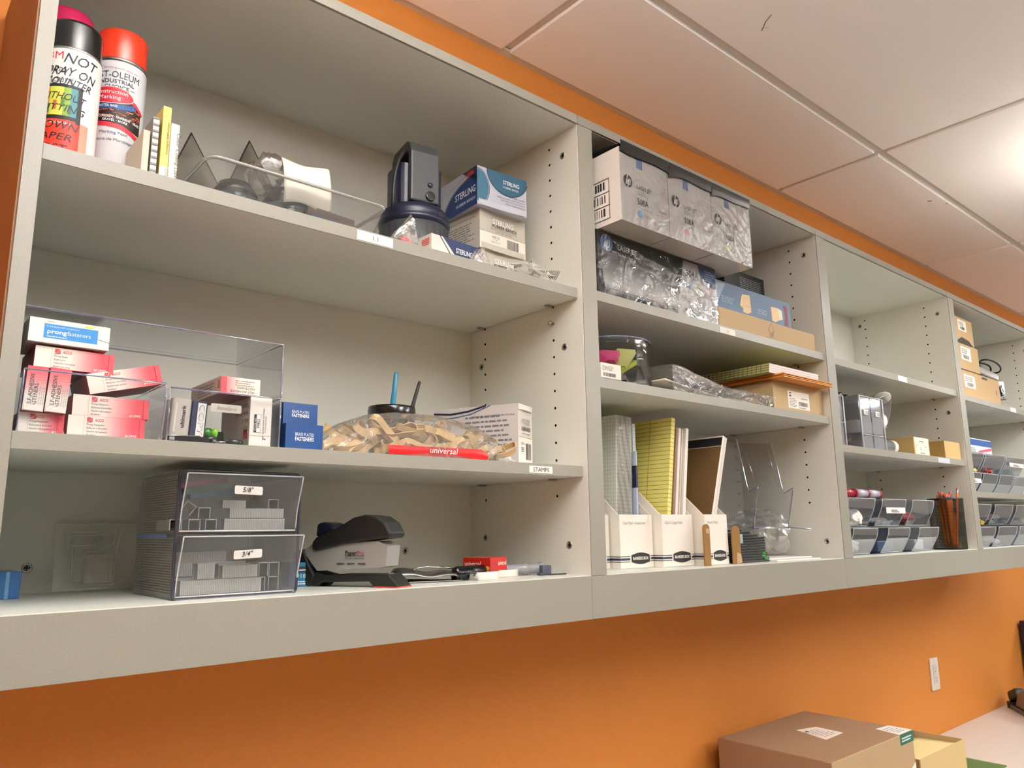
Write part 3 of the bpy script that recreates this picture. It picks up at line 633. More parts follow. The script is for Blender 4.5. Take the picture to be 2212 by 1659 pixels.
# ================================================================== nearest cabinet, middle shelf
ACC = ['#e9dfd2', '#e9dccf', '#e8d5c9', '#e6c9c0', '#e4b8b2', '#e1a39f', '#de8d8b', '#da7678', '#d66166', '#d24f57', '#cf4250']
def accbox(name, label, loc, rot=(0, 0, 0), w_=.0815, d=.085, h=.0240, lines=('Prong Fasteners', 'Reliures \u00e0 broches', 'Gancho tipo gusano', 'de piano'), num='#12992', style='prong', group=None):
    t = thing(name, label, 'box', loc, 0, group, rot); m = MB()
    m.box(0, 0, 0, w_, d, h, '#e9dfd2', left='#9c2430', bottom='#8c1f2b', right='#c23a46', top='#b93341', back='#a02c38')
    F = front(w_)
    if style == 'prong':
        for k in range(22): m.rect(F, w_ * (.40 + k * .6 / 22), 0, w_ * .6 / 22 + .00002, h, mix('#e9dfd2', '#d04351', min(1, k / 16)), 1)
        m.rect(F, w_ * .235, h * .70, .0058, h * .24, '#c8404c', 2); m.line(F, arc_pts(w_ * .235, h * .94, .0048, h * .2, -pi / 2, 0, 6), .0009, '#e9dfd2', 3)
        m.text(F, 'ACCO', w_ * .335, h * .76, .0031, '#c8404c', w_=.0092, l=3, bold=.02)
        for k, tx in enumerate(lines): m.text(F, tx, w_ * .235, h * (.56 - k * .165), .0021, '#5a4a44', w_=.0012 * len(tx), l=3)
        m.text(F, num, w_ * .74, h * .10, .0026, '#f6ece6', w_=.0125, l=3, bold=.01); m.line(F, [(w_ * .2, 0), (w_ * .2, h)], .0003, '#b9aca0', 3)
    else:
        for k in range(16): m.rect(F, 0, h * k / 16, w_, h / 16 + .00002, mix('#e9dfd2', '#d04351', max(0, (k - 5) / 10)), 1)
        m.text(F, 'SELF-ADHESIVE', w_ * .38, h * .06, .0042, '#4a3a38', w_=h * .78, rot=pi / 2, l=3); m.text(F, 'FASTENERS', w_ * .62, h * .06, .0042, '#4a3a38', w_=h * .56, rot=pi / 2, l=3)
        for k in range(3): m.dashes(F, w_ * (.70 + k * .1), h * .06, w_ * .05, h * .5, 14, '#7a6660', seed=k, fill=.4)
    m.build('carton', t, bevel=.0006)
    m = MB(); m.box(w_ - .006 if style == 'prong' else .001, -.0012, .0005, w_ - .0002 if style == 'prong' else w_ - .001, -.0004, h - .001 if style == 'prong' else .007, '#cf4853' if style == 'prong' else '#ece2d8'); m.build('flap', t)
    return t
def organizer():
    t = thing('acrylic_organizer', 'clear acrylic desk organizer with two open bins full of fastener boxes', 'organizer', (-.8465, .042, ZBb)); W, D, H = .3035, .165, .1435
    def wall(n, *b):
        m = MB(); m.box(*b, 'acrylic'); m.build(n, t)
    wall('top_panel', 0, 0, H - .0022, W, D, H); wall('side_panel', W - .0022, 0, 0, W, D, H - .0023); wall('side_panel', 0, 0, 0, .0022, D, H - .0023)
    m = MB()
    for a, b in (((0, 0, H - .001), (W, 0, H - .001)), ((W - .001, 0, 0), (W - .001, 0, H)), ((0.001, 0, 0), (.001, 0, H)), ((.002, D, H), (W, D, H)), ((W, 0, H), (W, D, H))):
        m.tube([a, b], .0012, 'acrylic_edge', 6)
    m.build('edge', t, label='greyish polished edges')
    for k, (x0, x1, zt, y0) in enumerate(((.006, .1525, .070, -.012), (.157, .297, .066, -.012))):
        zt = zt; w_ = x1 - x0
        b = MB(); R_ = .010
        prof = [(y0 + .016, .001), (y0 + .010, .012), (y0 + .005, .03), (y0 + .001, .05), (y0, zt)] if k == 0 else [(y0 + .002, .001), (y0 + .001, .012), (y0, .03), (y0, .05), (y0, zt)]
        loft(b, [[(x0, y, z) for y, z in prof], [(x1, y, z) for y, z in prof]], 'acrylic', closed=False)
        for x in (x0, x1): b.poly([(x, y, z) for y, z in prof] + [(x, D - .03, zt), (x, D - .03, .001)], 'acrylic')
        b.poly([(x0, prof[0][0], .001), (x1, prof[0][0], .001), (x1, D - .03, .001), (x0, D - .03, .001)], 'acrylic')
        for q in (x0, x1): b.tube([(q, y, z) for y, z in prof], .0008, 'acrylic_edge', 6)
        b.tube([(x0, y0, zt), (x1, y0, zt)], .0011, 'acrylic_edge', 6); b.tube([(x1, y0, zt), (x1, D - .03, zt)], .0008, 'acrylic_edge', 6)
        bo = b.build('bin', t)
        if k == 1:
            m = MB(); F = Flat((0, y0 - .0012, 0), (1, 0, 0), (0, 0, 1)); m.shape(F, rrect(.0385, .0105, .002, .206, .041), '#a8a49c', 0); m.text(F, 'Standard', .213, .0445, .0045, '#6f6a64', w_=.024, rot=-.03, shear=.3); m.build('name_label', bo, label='faded grey name label')
organizer()
LB = -.6205
accbox('fastener_box', 'red and white fastener carton lying lowest in the right part of the left bin', (-.791, .050, LB))
accbox('fastener_box', 'red and white fastener carton lying on the lowest one in the left bin', (-.7875, .052, LB + .0244))
accbox('fastener_box', 'red and white fastener carton tilted upward to the right above the left bin', (-.7700, .055, LB + .0500), rot=(0, -radians(15), 0))
accbox('fastener_box', 'dark red carton end added low at the left of the left bin in place of a reflection', (-.8375, .056, LB), w_=.044)  # carton added to show a dark red reflection and carry the upright cartons
accbox('fastener_box', 'upright self-adhesive fastener carton leftmost in the left bin', (-.8370, .046, LB + .0246), w_=.0200, d=.03, h=.0500, style='self', rot=(0, radians(2), 0))
accbox('fastener_box', 'upright self-adhesive fastener carton right of the leftmost one, in the left bin', (-.8160, .045, LB + .0246), w_=.0210, d=.03, h=.0505, style='self', rot=(0, radians(3), 0))
accbox('fastener_box', 'red and white fastener carton under the blue prong fasteners carton', (-.8290, .056, LB + .0765), lines=('Prong Bases', 'Bases pour', 'reliures \u00e0 broches', 'Bases con puas'), num='#12993', rot=(0, radians(1), 0))
def pr(m):
    F = front(.082); m.rect(F, .0145, .0055, .055, .0165, '#2a7fc0', 1); m.text(F, 'prong', .018, .0112, .0048, '#ffffff', w_=.0195, bold=.018, l=3); m.text(F, 'fasteners', .038, .0112, .0048, '#e6f0f8', w_=.024, l=3)
    m.text(F, '2 inch bases with compressors', .017, .0182, .0021, '#d9e8f4', w_=.033, l=3); m.dashes(F, .018, .0070, .027, .0018, 1, '#d9e8f4', l=3); m.rect(F, .0555, .0232, .009, .0022, '#e6e04a', 2); m.dashes(F, .017, .0242, .010, .0014, 1, '#9a958a')
    m.line(F, [(.0145, 0), (.0145, .0275)], .0003, '#b9b2a4', 2); m.line(F, [(.068, .012), (.082, .009)], .0004, '#55504a', 2)
small_box('fastener_box', 'white carton with a bright blue prong fasteners panel, top of the left stack', 'box', (-.8380, .050, LB + .1035), .082, .085, .0275, '#ece6da', pr, top='#4a453e', left='#d9d2c4', rot=(0, radians(.5), 0))
def pr(m):
    F = front(.029); m.text(F, 'STOCK NO.', .0085, .020, .0024, '#f4f2ee', w_=.017, rot=pi / 2, l=4); m.rect(F, .0056, .018, .0034, .0235, '#1a1a1a', 2); m.rect(F, .0090, .018, .0056, .0235, '#f2efe8', 2)
    m.line(F, [(.009, .018), (.0146, .018), (.0146, .0415), (.009, .0415)], .0003, '#1a1a1a', 3); m.text(F, '99852', .0132, .0235, .0036, '#1a1a1a', w_=.012, rot=pi / 2, l=4)
    m.text(F, '2"', .0215, .0085, .0040, '#1a1a1a', rot=pi / 2, l=3, bold=.02); m.text(F, 'PRONG PAPER FASTENERS', .0192, .0165, .0018, '#2a2a2a', w_=.034, rot=pi / 2, l=3); m.text(F, 'ATTACHES & FILES', .0222, .018, .0018, '#2a2a2a', w_=.022, rot=pi / 2, l=3)
    m.line(F, [(0, .0135), (.029, .0140)], .0004, '#8a857c', 2)
    L_ = left(.1); m.text(L_, '2"', .094, .050, .006, '#55524c', rot=pi, l=3) if False else None
    for k, (tx, ww) in enumerate((('ACCO', .02), ('PRONG PAPER', .042), ('2" 50', .02), ('SETS', .014))): m.text(L_, tx, .095, .052 - k * .010, .0045, '#4a4844', w_=ww, al='r', l=3, bold=.01)
    for k in range(4): m.tube([L_(.082 + k * .0035, .010, 2), L_(.083 + k * .0035, .022, 2)], .0008, '#9c2b2f', 5)
small_box('fastener_box', 'tall white stock carton standing in the right bin', 'box', (-.5860, .040, LB), .0290, .10, .0640, '#eae5da', pr, left='#b7b1a5')  # left side greyed: its shade is put into the carton's colour
def pr():
    t = thing('fastener_box', 'self-adhesive fastener carton laid across the right bin, printed upside down', 'box', (-.6260, .040, LB + .0655), rot=(0, 0, 0))
    m = MB(); w_, d, h = .0515, .11, .0215; m.box(0, 0, 0, w_, d, h, '#e9dfd2', bottom='#8c1f2b', top='#c23a46', left='#cfc7ba'); F = front(w_)
    for k in range(20): m.rect(F, w_ * k / 20, 0, w_ / 20 + .00002, h, mix('#d65560', '#eadfd2', min(1, k / 9)), 1)
    m.text(F, 'SELF-ADHESIVE', w_ * .86, h * .24, .0030, '#4a3a38', w_=w_ * .62, rot=pi, l=3); m.text(F, 'FASTENERS', w_ * .86, h * .46, .0030, '#4a3a38', w_=w_ * .45, rot=pi, l=3)
    for k in range(3): m.dashes(F, w_ * .36, h * (.52 + k * .13), w_ * .5, h * .10, 1, '#8a6a64', seed=k, fill=.5)
    L_ = left(d)
    for k in range(4): m.dashes(L_, d * .25, h * (.15 + .18 * k), d * .6, h * .12, 1, '#7f786c', seed=k + 3)
    m.rect(L_, d * .93, h * .3, d * .035, h * .5, '#b03a44', 2); m.build('carton', t, bevel=.0006)
    m = MB(); m.box(.0002, -.0010, .0004, .0075, -.0004, h - .0006, '#cf4853'); m.build('flap', t)
pr()
def pr():
    t = thing('copy_stamp', 'grey and navy pre-inked COPY stamp standing in the right bin', 'stamp', (-.6820, .048, LB + .0090), rot=(0, radians(3), 0))
    m = MB(); m.prism(rrect(.0235, .03, .004), 0, .046, 'G#bdb6ab'); F = front(.0235); m.text(F, 'ultimark', .016, .010, .0048, '#1f1e22', w_=.028, rot=pi / 2, l=3, bold=.018); m.rect(F, .0035, .004, .0022, .036, '#d9d3c8', 2); m.build('body', t)
    m = MB(); m.box(.0238, 0, 0, .0425, .03, .0460, '#1c2443'); m.build('cap', t, bevel=.001)
    m = MB(); m.box(.0305, -.0008, .0015, .0405, -.0001, .0435, '#eceae4'); F = Flat((0, -.0009, 0), (1, 0, 0), (0, 0, 1)); m.text(F, 'COPY', .0322, .0415, .0068, '#6a6e78', w_=.038, rot=-pi / 2, l=2); m.text(F, 'COPY', .0329, .0405, .0054, '#eceae4', w_=.036, rot=-pi / 2, l=3); m.build('label', t)
pr()
def pr():
    t = thing('pocket_tool', 'flat black clip knife lying under the COPY stamp', 'tool', (-.6860, .046, LB))
    m = MB(); m.prism(rrect(.052, .0075, .003), 0, .014, 'black_gloss', axis='y'); m.build('handle', t)
    m = MB(); m.tube([(.001, -.001, .001), (.001, -.001, .0075), (.04, -.001, .0085)], .0008, 'chrome', 6); m.box(.004, -.0012, .0022, .010, -.0002, .0062, 'steel'); m.build('clip', t, label='chrome clip')
pr()
m = MB(); m.lathe([(0, 0), (.0052, 0), (.0062, .004), (.0058, .016), (.0045, .022), (.0035, .024)], 20, 'G#2f7d22'); m.lathe([(0, 0), (.0045, .0), (.0060, -.0035), (.0056, -.0062), (0, -.0075)], 20, 'G#8ad13a')
m.build('marker_pen', None, (-.6270, .058, LB + .0155), 0, 'lime green marker pen end beside the COPY stamp', 'marker pen', rot=(-pi / 2, 0, 1.15))
m = MB(); m.lathe([(0, 0), (.016, 0), (.017, .003), (.015, .02), (0, .022)], 24, 'G#17231f', sy=.7); m.build('rubber_bung', None, (-.6180, .085, LB), 0, 'dark green rounded lump at the back of the right bin', 'lump')
def pr():
    t = thing('metal_pin_tool', 'small dark oval grip with a chrome pin on the floor of the right bin', 'tool', (-.6010, .046, LB))
    m = MB(); m.lathe([(0, 0), (.0085, .001), (.010, .004), (.0085, .007), (0, .008)], 20, 'G#26322f', sy=.7); m.build('grip', t)
    m = MB(); m.tube([(-.024, 0, .003), (-.009, 0, .0038)], .0013, 'chrome', 8); m.build('pin', t)
pr()
def brass(label, loc, w_, h, k):
    def pr(m):
        F = front(w_); m.text(F, 'BRASS PLATED', w_ * .5, h * .54, h * .13, '#dfe7f0', w_=w_ * .50, al='c', l=3); m.text(F, 'FASTENERS', w_ * .5, h * .36, h * .15, '#f4f7fa', w_=w_ * .50, al='c', l=3, bold=.018)
    small_box('fastener_box', label, 'box', loc, w_, .05, h, 'G#123f78', pr, top='G#0c2c58', left='G#0f3566')
brass('small blue brass plated fasteners carton on top of the larger one', (-.5375, .048, ZBb + .0358), .0500, .0300, 0)
brass('larger blue brass plated fasteners carton beside the organizer', (-.5400, .032, ZBb), .0535, .0352, 1)

def pr():
    t = thing('black_cup', 'short black round cup holding two pens', 'cup', (-.2830, .185, ZBb)); m = MB()
    m.lathe([(0, 0), (.036, 0), (.0375, .003), (.0395, .095), (.0395, .099), (.0375, .099), (.036, .006), (0, .005)], 48, 'black_gloss'); m.build('cup_body', t)
    m = MB(); m.lathe([(.0400, .080), (.0404, .082), (.0404, .094), (.0400, .096)], 48, 'black_gloss'); m.build('rim_band', t)
pr()
def pen(name, label, p0, p1, cols, r=.0042):
    t = thing(name, label, 'pen', p0); d = Vector(p1) - Vector(p0); L = d.length; q = d.to_track_quat('Z', 'Y'); t.rotation_euler = q.to_euler()
    m = MB(); m.lathe([(0, 0), (r * .85, 0), (r * .85, L * .6)], 16, cols[0]); m.build('barrel', t)
    m = MB(); m.lathe([(r, L * .55), (r * 1.02, L * .6), (r, L * .62), (r * .72, L * .98), (r * .6, L), (0, L)], 16, cols[1]); m.box(-r * 1.25, -.001, L * .62, -r * .6, .001, L * .80, cols[1]); m.build('cap', t)
pen('pen', 'teal capped pen in the black cup', (-.2950, .178, ZBb + .007), (-.2860, .168, -.466), ('G#1d6f93', 'G#2b86aa'), .0048)
pen('pen', 'black capped pen in the black cup', (-.2760, .178, ZBb + .007), (-.2370, .170, -.476), ('black_rubber', 'black_rubber'), .0036)

def pr():
    t = thing('rubber_band_box', 'white rubber band carton standing at an angle by the side panel', 'box', (-.1180, .048, ZBb), radians(24)); w_, d, h = .058, .165, .105; m = MB()
    m.box(0, 0, 0, w_, d, h, 'G#ddd8cf', left='G#c4bfbc', right='G#e9e6df'); F = front(w_); L_ = left(d)
    m.rect(F, 0, 0, w_, h * .46, '#ece9e2', 1); m.line(F, [(0, h * .46), (w_, h * .46)], .0005, '#2a2a2e', 2); m.text(F, 'STERLING', w_ * .55, h * .66, .0125, '#c9c5bd', w_=.034, al='c', l=3, bold=.02); m.text(F, 'STERLING', w_ * .55, h * .66, .0120, '#55565a', w_=.033, al='c', l=2)
    m.text(F, 'RUBBER BANDS', w_ * .55, h * .57, .0070, '#1d1f26', w_=.036, al='c', l=3, bold=.02); m.text(F, 'BANDES ELASTIQUES', w_ * .55, h * .51, .0026, '#55565a', w_=.032, al='c', l=3)
    m.text(F, 'SIZE 33', w_ * .2, h * .34, .0035, '#222222', w_=.013, l=3); m.dashes(F, w_ * .2, h * .22, .014, .009, 3, '#444444', seed=3); m.barcode(F, w_ * .52, h * .10, .022, .028, seed=11)
    for k in range(9): m.dashes(L_, d * .38, h * (.16 + .08 * k), d * .56, h * .05, 1, '#6d6a70', seed=20 + k, fill=.6)
    m.text(L_, 'From our family to yours, thank you for choosing Sterling.', d * .97, h * .80, .0033, '#3a383c', w_=d * .58, rot=pi, l=3) if False else m.text(L_, 'From our family, thank you for choosing us', d * .96, h * .84, .0038, '#3a383c', w_=d * .5, rot=pi, l=3)
    m.line(L_, [(0, h * .93), (d * .2, h * .90), (d * .42, h * .93), (d * .62, h)], .0032, '#151b38', 3); m.line(L_, [(d * .05, h * .84), (d * .25, h * .84), (d * .45, h * .88), (d * .68, h)], .0014, '#2a3a68', 3)
    m.build('carton', t, bevel=.0009)
    m = MB(); m.grid(lambda u, v: (w_ * u, -.0008 - .003 * sin(pi * u) * (1 - v), h - .010 + .010 * v), 8, 2, 'G#e4e0d8'); m.build('flap', t)
pr()
def bands():
    R = random.Random(12); n = 30
    for k in range(n):
        row = k % 15; cx = -.455 + .0205 * row + R.uniform(-.008, .008); lay = k // 15; s_ = (cx + .315) / .185; env = .058 * max(0, 1 - s_ * s_) ** .5
        cy = .036 + R.uniform(0, .03) + .004 * lay - (.010 if cx > -.25 else 0); rx = R.uniform(.018, .032); ry_ = R.uniform(.009, .015); cz = ZBb + .013 + max(0, env - .024) * (.10 + .85 * lay) * R.uniform(.75, 1)
        ti = R.uniform(-.75, .75); tx = R.uniform(-.5, .9); M_ = Matrix.Rotation(ti, 3, 'Y') @ Matrix.Rotation(tx, 3, 'X'); wd = M_ @ Vector((0, 0, 1)); pts = []; N = 28; ph = R.uniform(0, 6.28); am = R.uniform(.0, .005)
        for i in range(N):
            a = 2 * pi * i / N; p = M_ @ Vector((rx * cos(a), ry_ * sin(a) * (1 + .35 * cos(2 * a + ph)), am * sin(2 * a + ph))); pts.append((cx + p.x, cy + p.y, max(ZBb + .0078, min(cz + p.z, ZBb + .064))))
        m = MB(); m.tube(pts, .001, 'rubber_tan', closed=True, flat=(.0052, .0007, wd, lambda t, wd=wd: wd))
        m.build('rubber_band', None, (0, 0, 0), 0, 'wide tan rubber band in the clear bag on the middle shelf', 'rubber band', 'wide rubber bands in the clear bag')
    # the bag round them
    m = MB(); Rr = random.Random(5); jx = [[Rr.uniform(-.5, .5) for _ in range(15)] for _ in range(27)]
    def fn(u, v):
        x = -.492 + .350 * u; e = max(0, 1 - abs(2 * u - .98) ** 2.4); zt = ZBb + .004 + .063 * e ** .7; ph = pi * v; j = jx[int(round(u * 26))][int(round(v * 14))]
        return (x + .004 * j, .060 - .022 * u - (.042 - .016 * u) * cos(ph) * (.35 + .65 * e) + .004 * j * sin(ph), ZBb + .0008 + (zt - ZBb) * sin(ph) * (1 + .05 * j))
    m.grid(fn, 26, 14, 'bag', smooth=False)
    t = m.build('rubber_band_bag', None, (0, 0, 0), 0, 'large clear bag full of wide tan rubber bands', 'plastic bag')
    m = MB(); m.grid(lambda u, v: (-.392 + .182 * u, .0165 - .0015 * sin(pi * v), ZBb + .0012 + v * (.0125 + .0035 * u) * (1 - .9 * max(0, u - .93) * 6)), 16, 3, 'G#c81f22'); F = Flat((-.392, .0145, ZBb), (1, 0, 0), (0, 0, 1)); m.text(F, 'universal', .07, .006, .009, '#f4ece8', w_=.05, shear=.2); m.build('header_card', t, label='red header card at the bottom')
bands()

# ================================================================== nearest cabinet, bottom shelf
ZS = ZB + .0002
def pr(m):
    F = front(.06); m.rect(F, .040, 0, .004, .033, '#6fa3cf', 1)
small_box('blue_carton', 'blue carton cut off by the left edge of the photo', 'box', (-.8480, .236, ZS), .0565, .08, .033, 'G#1e5f9e', pr)
def blister():
    m = MB(); X = -.744; Z = ZB
    def fn(u, v):
        x = u * .105; z = v * .092; d = 0
        if .012 < x < .070 and .055 < z < .078: d = .012
        if .020 < x < .034 and .012 < z < .060: d = .010
        if .034 <= x < .072 and .008 < z < .050: d = .016
        if .045 < x < .062 and .060 < z < .072: d = .004
        return (X + x, .318 - d - .02 * (1 - v), Z + .002 + z)
    m.grid(fn, 42, 36, 'bubble', smooth=False); m.tube([(X + .072, .290, Z + .006), (X + .074, .293, Z + .05), (X + .078, .296, Z + .072), (X + .082, .3, Z + .085)], .0011, 'bubble', 6)
    for P in ([(.012, .055), (.012, .078), (.070, .078), (.072, .070)], [(.012, .055), (.020, .055), (.020, .010), (.034, .008), (.034, .050), (.060, .053), (.072, .064), (.074, .082)], [(.034, .008), (.072, .006), (.074, .05)], [(.018, .060), (.045, .060), (.055, .066), (.055, .074), (.018, .074), (.018, .060)], [(-.004, .0), (.06, .002), (.09, .014), (.104, .0)]):
        m.tube([(X + a, .300 - .012 * (1 - b / .09), Z + .003 + b) for a, b in P], .0009, 'bubble', 6)
    m.build('blister_pack', None, (0, 0, 0), 0, 'empty clear moulded blister pack leaning on the back panel', 'packaging')
blister()
def strip_mb(L=.10, a=.0125, h=.012, t_=.0008):
    m = MB(); m.box(0, 0, 0, L, t_, h, 'staple'); m.box(0, a - t_, 0, L, a, h, 'staple'); m.box(0, t_, h - t_, L, a - t_, h, 'staple')
    F = Flat((0, 0, 0), (1, 0, 0), (0, 0, 1))
    for k in range(int(L / .0022)): m.rect(F, k * .0022, 0, .00035, h, '#77776f', 1)
    return m
def drawers():
    t = thing('drawer_organizer', 'clear plastic two-drawer box filled with staple strips, marked 5/8 and 3/4', 'drawer box', (-.6665, .046, ZS)); W, D, H = .1555, .160, .1525
    m = MB()
    m.box(0, 0, 0, .002, D, H, 'drawer_shell'); m.box(W - .002, 0, 0, W, D, H, 'drawer_shell'); m.box(.002, 0, H - .002, W - .002, D, H, 'drawer_shell'); m.box(.002, 0, 0, W - .002, D, .002, 'drawer_shell')
    m.box(.002, .004, .0745, W - .002, D, .0765, 'drawer_shell'); m.box(.002, D - .002, .002, W - .002, D, H - .002, 'drawer_shell')
    L_ = left(D)
    for k in range(46):
        z = .006 + k * .0031
        if abs(z - .0755) > .004: m.rect(L_, .006, z, D - .012, .0009, '#8a867a', 1)
    m.rect(L_, .0, .0725, D * .8, .0050, '#6478a8', 1); m.build('shell', t)
    m = MB(); m.tube([(x, -.0005, z) for x, z in rrect(W + .001, H + .001, .007, -.0005, 0)], .0018, 'G#2c2f3c', 6, closed=True); m.build('front_frame', t, label='dark smoky front edge')
    for k, (z0, z1) in enumerate(((.003, .0735), (.080, .149))):
        y0 = -.018; h = z1 - z0; b = MB(); nseg = 10
        prof = [(y0 + .020, z0)] + [(y0 + .018 * cos(pi / 2 * j / nseg) ** 1.2 if j < nseg else y0, z0 + h * (j / nseg)) for j in range(1, nseg + 1)]
        x0, x1 = (.0035, W - .0035) if k else (.0035, W + .0005)
        loft(b, [[(x0, y, z) for y, z in prof], [(x1, y, z) for y, z in prof]], 'drawer_clear', closed=False, smooth=True)
        for x in (x0, x1): b.poly([(x, y, z) for y, z in prof] + [(x, D - .01, z1 - .006), (x, D - .01, z0)], 'drawer_clear')
        b.poly([(x0, y0 + .02, z0), (x1, y0 + .02, z0), (x1, D - .01, z0), (x0, D - .01, z0)], 'drawer_clear')
        for x in (x0, x1): b.tube([(x, y, z) for y, z in prof], .0009, 'G#b9bcc2', 6)
        b.tube([(x0, y0, z1), (x1, y0, z1)], .0011, 'G#b4b8be', 6); b.tube([(x0, y0 + .019, z0), (x1, y0 + .019, z0)], .0012, 'G#c4c6c8', 6)
        bo = b.build('drawer', t)
        m = MB(); F = Flat((0, y0 - .0009, 0), (1, 0, .04 if k == 0 else -.03), (0, 0, 1)); tx = '3/4"' if k == 0 else '5/8"'; lx, lz = (.064, z0 + .040) if k == 0 else (.061, z0 + .047)
        m.shape(F, rrect(.036, .0105, .002, lx, lz), '#cfccc5', 0)
        m.text(F, tx, lx + .010, lz + .0028, .0060, '#121212', w_=.013, l=3, shear=.2, bold=.01, rot=.03); m.build('drawer_label', bo, label='handwritten size label')
    R = random.Random(31)
    def strips(spec, grp, lab, **kw):
        for x, y, z, rz, ry, L, a, h in spec:
            m = strip_mb(L, a, h); m.build('staple_strip', None, (-.6665 + x, .046 + y, ZS + z), 0, lab, 'staples', grp, rot=(ry, 0, rz))
    strips([(.010, .004, .0045, 0, 0, .100, .014, .017), (.012, .022, .0045, 0, 0, .100, .014, .017), (.118, .010, .0045, 1.55, 0, .09, .014, .017), (.136, .010, .0045, 1.56, 0, .09, .014, .017), (.100, .050, .0045, 1.5, 0, .06, .014, .017),
            (.030, .006, .0225, .12, 0, .022, .014, .019), (.062, .010, .0225, 0, 0, .045, .014, .015), (.012, .040, .0045, 0, 0, .10, .014, .018), (.018, .060, .024, .05, 0, .095, .012, .017), (.070, .046, .0225, 0, 0, .065, .012, .016), (.137, .012, .0225, 1.58, 0, .07, .014, .017), (.122, .012, .0225, 1.5, 0, .07, .012, .017), (.012, .080, .040, 0, 0, .08, .012, .014)],
           'wide staple strips in the lower drawer', 'strip of wide staples in the 3/4 drawer')
    strips([(.060, .008, .0815, 0, 0, .080, .013, .014), (.068, .012, .0965, 0, 0, .072, .013, .012), (.008, .006, .0815, 1.5, 0, .07, .014, .013), (.030, .006, .0815, 1.55, 0, .07, .014, .013), (.050, .006, .0815, 1.57, 0, .07, .014, .013), (.042, .008, .0960, 1.45, .0, .06, .014, .013),
            (.018, .012, .0985, 1.2, .6, .06, .013, .014), (.062, .022, .1090, 0, 0, .030, .013, .010), (.136, .020, .1090, 1.60, 0, .07, .014, .012)],
           'narrow staple strips in the upper drawer', 'strip of narrow staples in the 5/8 drawer')
    for k, (c, lb) in enumerate((('G#7c3a44', 'dark red cardboard staple sleeve'), ('G#28553f', 'dark green cardboard staple sleeve'), ('G#22424d', 'dark teal cardboard staple sleeve'))):
        m = MB(); m.box(0, 0, 0, .060, .013, .0062, c, top='#9a9a94'); m.build('staple_sleeve', None, (-.6580 + .004 * k, .066 - .007 * k, ZS + .1330 - .0072 * k), 0, lb + ' in the upper staple drawer', 'sleeve', rot=(0, -.15, .05))
drawers()
m = MB(); m.box(0, 0, 0, .045, .05, .034, 'G#1d6d96', left='G#1d6d96'); F = front(.045); m.shape(F, ellipse(.020, .024, .014, .0045, 18), '#10151a', 1); m.dashes(F, .014, .0225, .013, .003, 1, '#e6eef2', l=3); m.text(F, '918', .010, .012, .006, '#bfe0cc', w_=.014); m.dashes(F, .006, .003, .030, .006, 2, '#d8ecf4', l=3)
m.build('staple_carton', None, (-.4720, .150, ZS), radians(-8), 'small teal carton between the drawer box and the stapler', 'box', bevel=.0006)
def stapler():
    t = thing('stapler', 'large grey and black desk stapler standing open toward the shelf edge', 'stapler', (-.4420, .178, ZS), radians(-64)); q = 1.0
    def P(name, pts, w_, mat, y0=0, bev=.002, label=None):
        m = MB(); m.prism([(a * q, b * q) for a, b in pts], -w_ / 2 + y0, w_ / 2 + y0, mat, axis='y'); return m.build(name, t, bevel=bev, label=label)
    P('base', [(.020, 0), (.045, 0), (.053, .006), (.133, .008), (.143, 0), (.180, 0), (.181, .003), (.166, .018), (.060, .016), (.041, .020), (.034, .020)], .036, 'black_rubber')
    P('foot_pad', [(.141, -.0001), (.182, -.0001), (.182, .0016), (.141, .0016)], .0366, 'G#b23a2a', bev=.0003, label='red rubber foot edge')
    P('rear_hinge', [(.000, .045), (.008, .052), (.018, .053), (.030, .030), (.040, .016), (.036, .004), (.020, 0), (.012, .006)], .040, 'black_rubber')
    m = MB(); m.prism([(.017, .050), (.043, .022), (.150, .027), (.160, .029), (.163, .057), (.146, .064), (.090, .061), (.036, .062)], -.0165, .0165, 'G#8f8d88', axis='y')
    F = Flat((0, -.0169, 0), (1, 0, 0), (0, 0, 1)); m.text(F, 'Paper', .092, .0445, .0062, '#1c1c20', w_=.020, l=2, bold=.02); m.text(F, 'Pro', .1125, .0445, .0062, '#a33a4c', w_=.012, l=2, bold=.01); m.rect(F, .092, .0430, .0325, .0006, '#1c1c20', 2)
    m.text(F, 'One Finger \u00b7 20 Sheet Power', .092, .0390, .0024, '#2a2a2e', w_=.032)
    for x in (.078, .096, .114): m.rect(F, x, .0315, .013, .0018, '#3a3a3a', 2)
    m.build('magazine_housing', t, bevel=.003, label='grey plastic magazine housing')
    P('press_handle', [(.036, .064), (.034, .056), (.040, .050), (.090, .060), (.146, .066), (.167, .068), (.170, .074), (.160, .090), (.145, .0985), (.125, .101), (.105, .097), (.080, .084), (.062, .078), (.042, .070)], .042, 'black_rubber', bev=.005)
    P('spring_cover', [(.038, .070), (.072, .078), (.066, .090), (.052, .092), (.040, .090)], .034, 'G#141a2c', bev=.004)
    P('anvil', [(.085, .0162), (.160, .0175), (.160, .0190), (.085, .0182)], .014, 'steel', bev=.0003)
stapler()
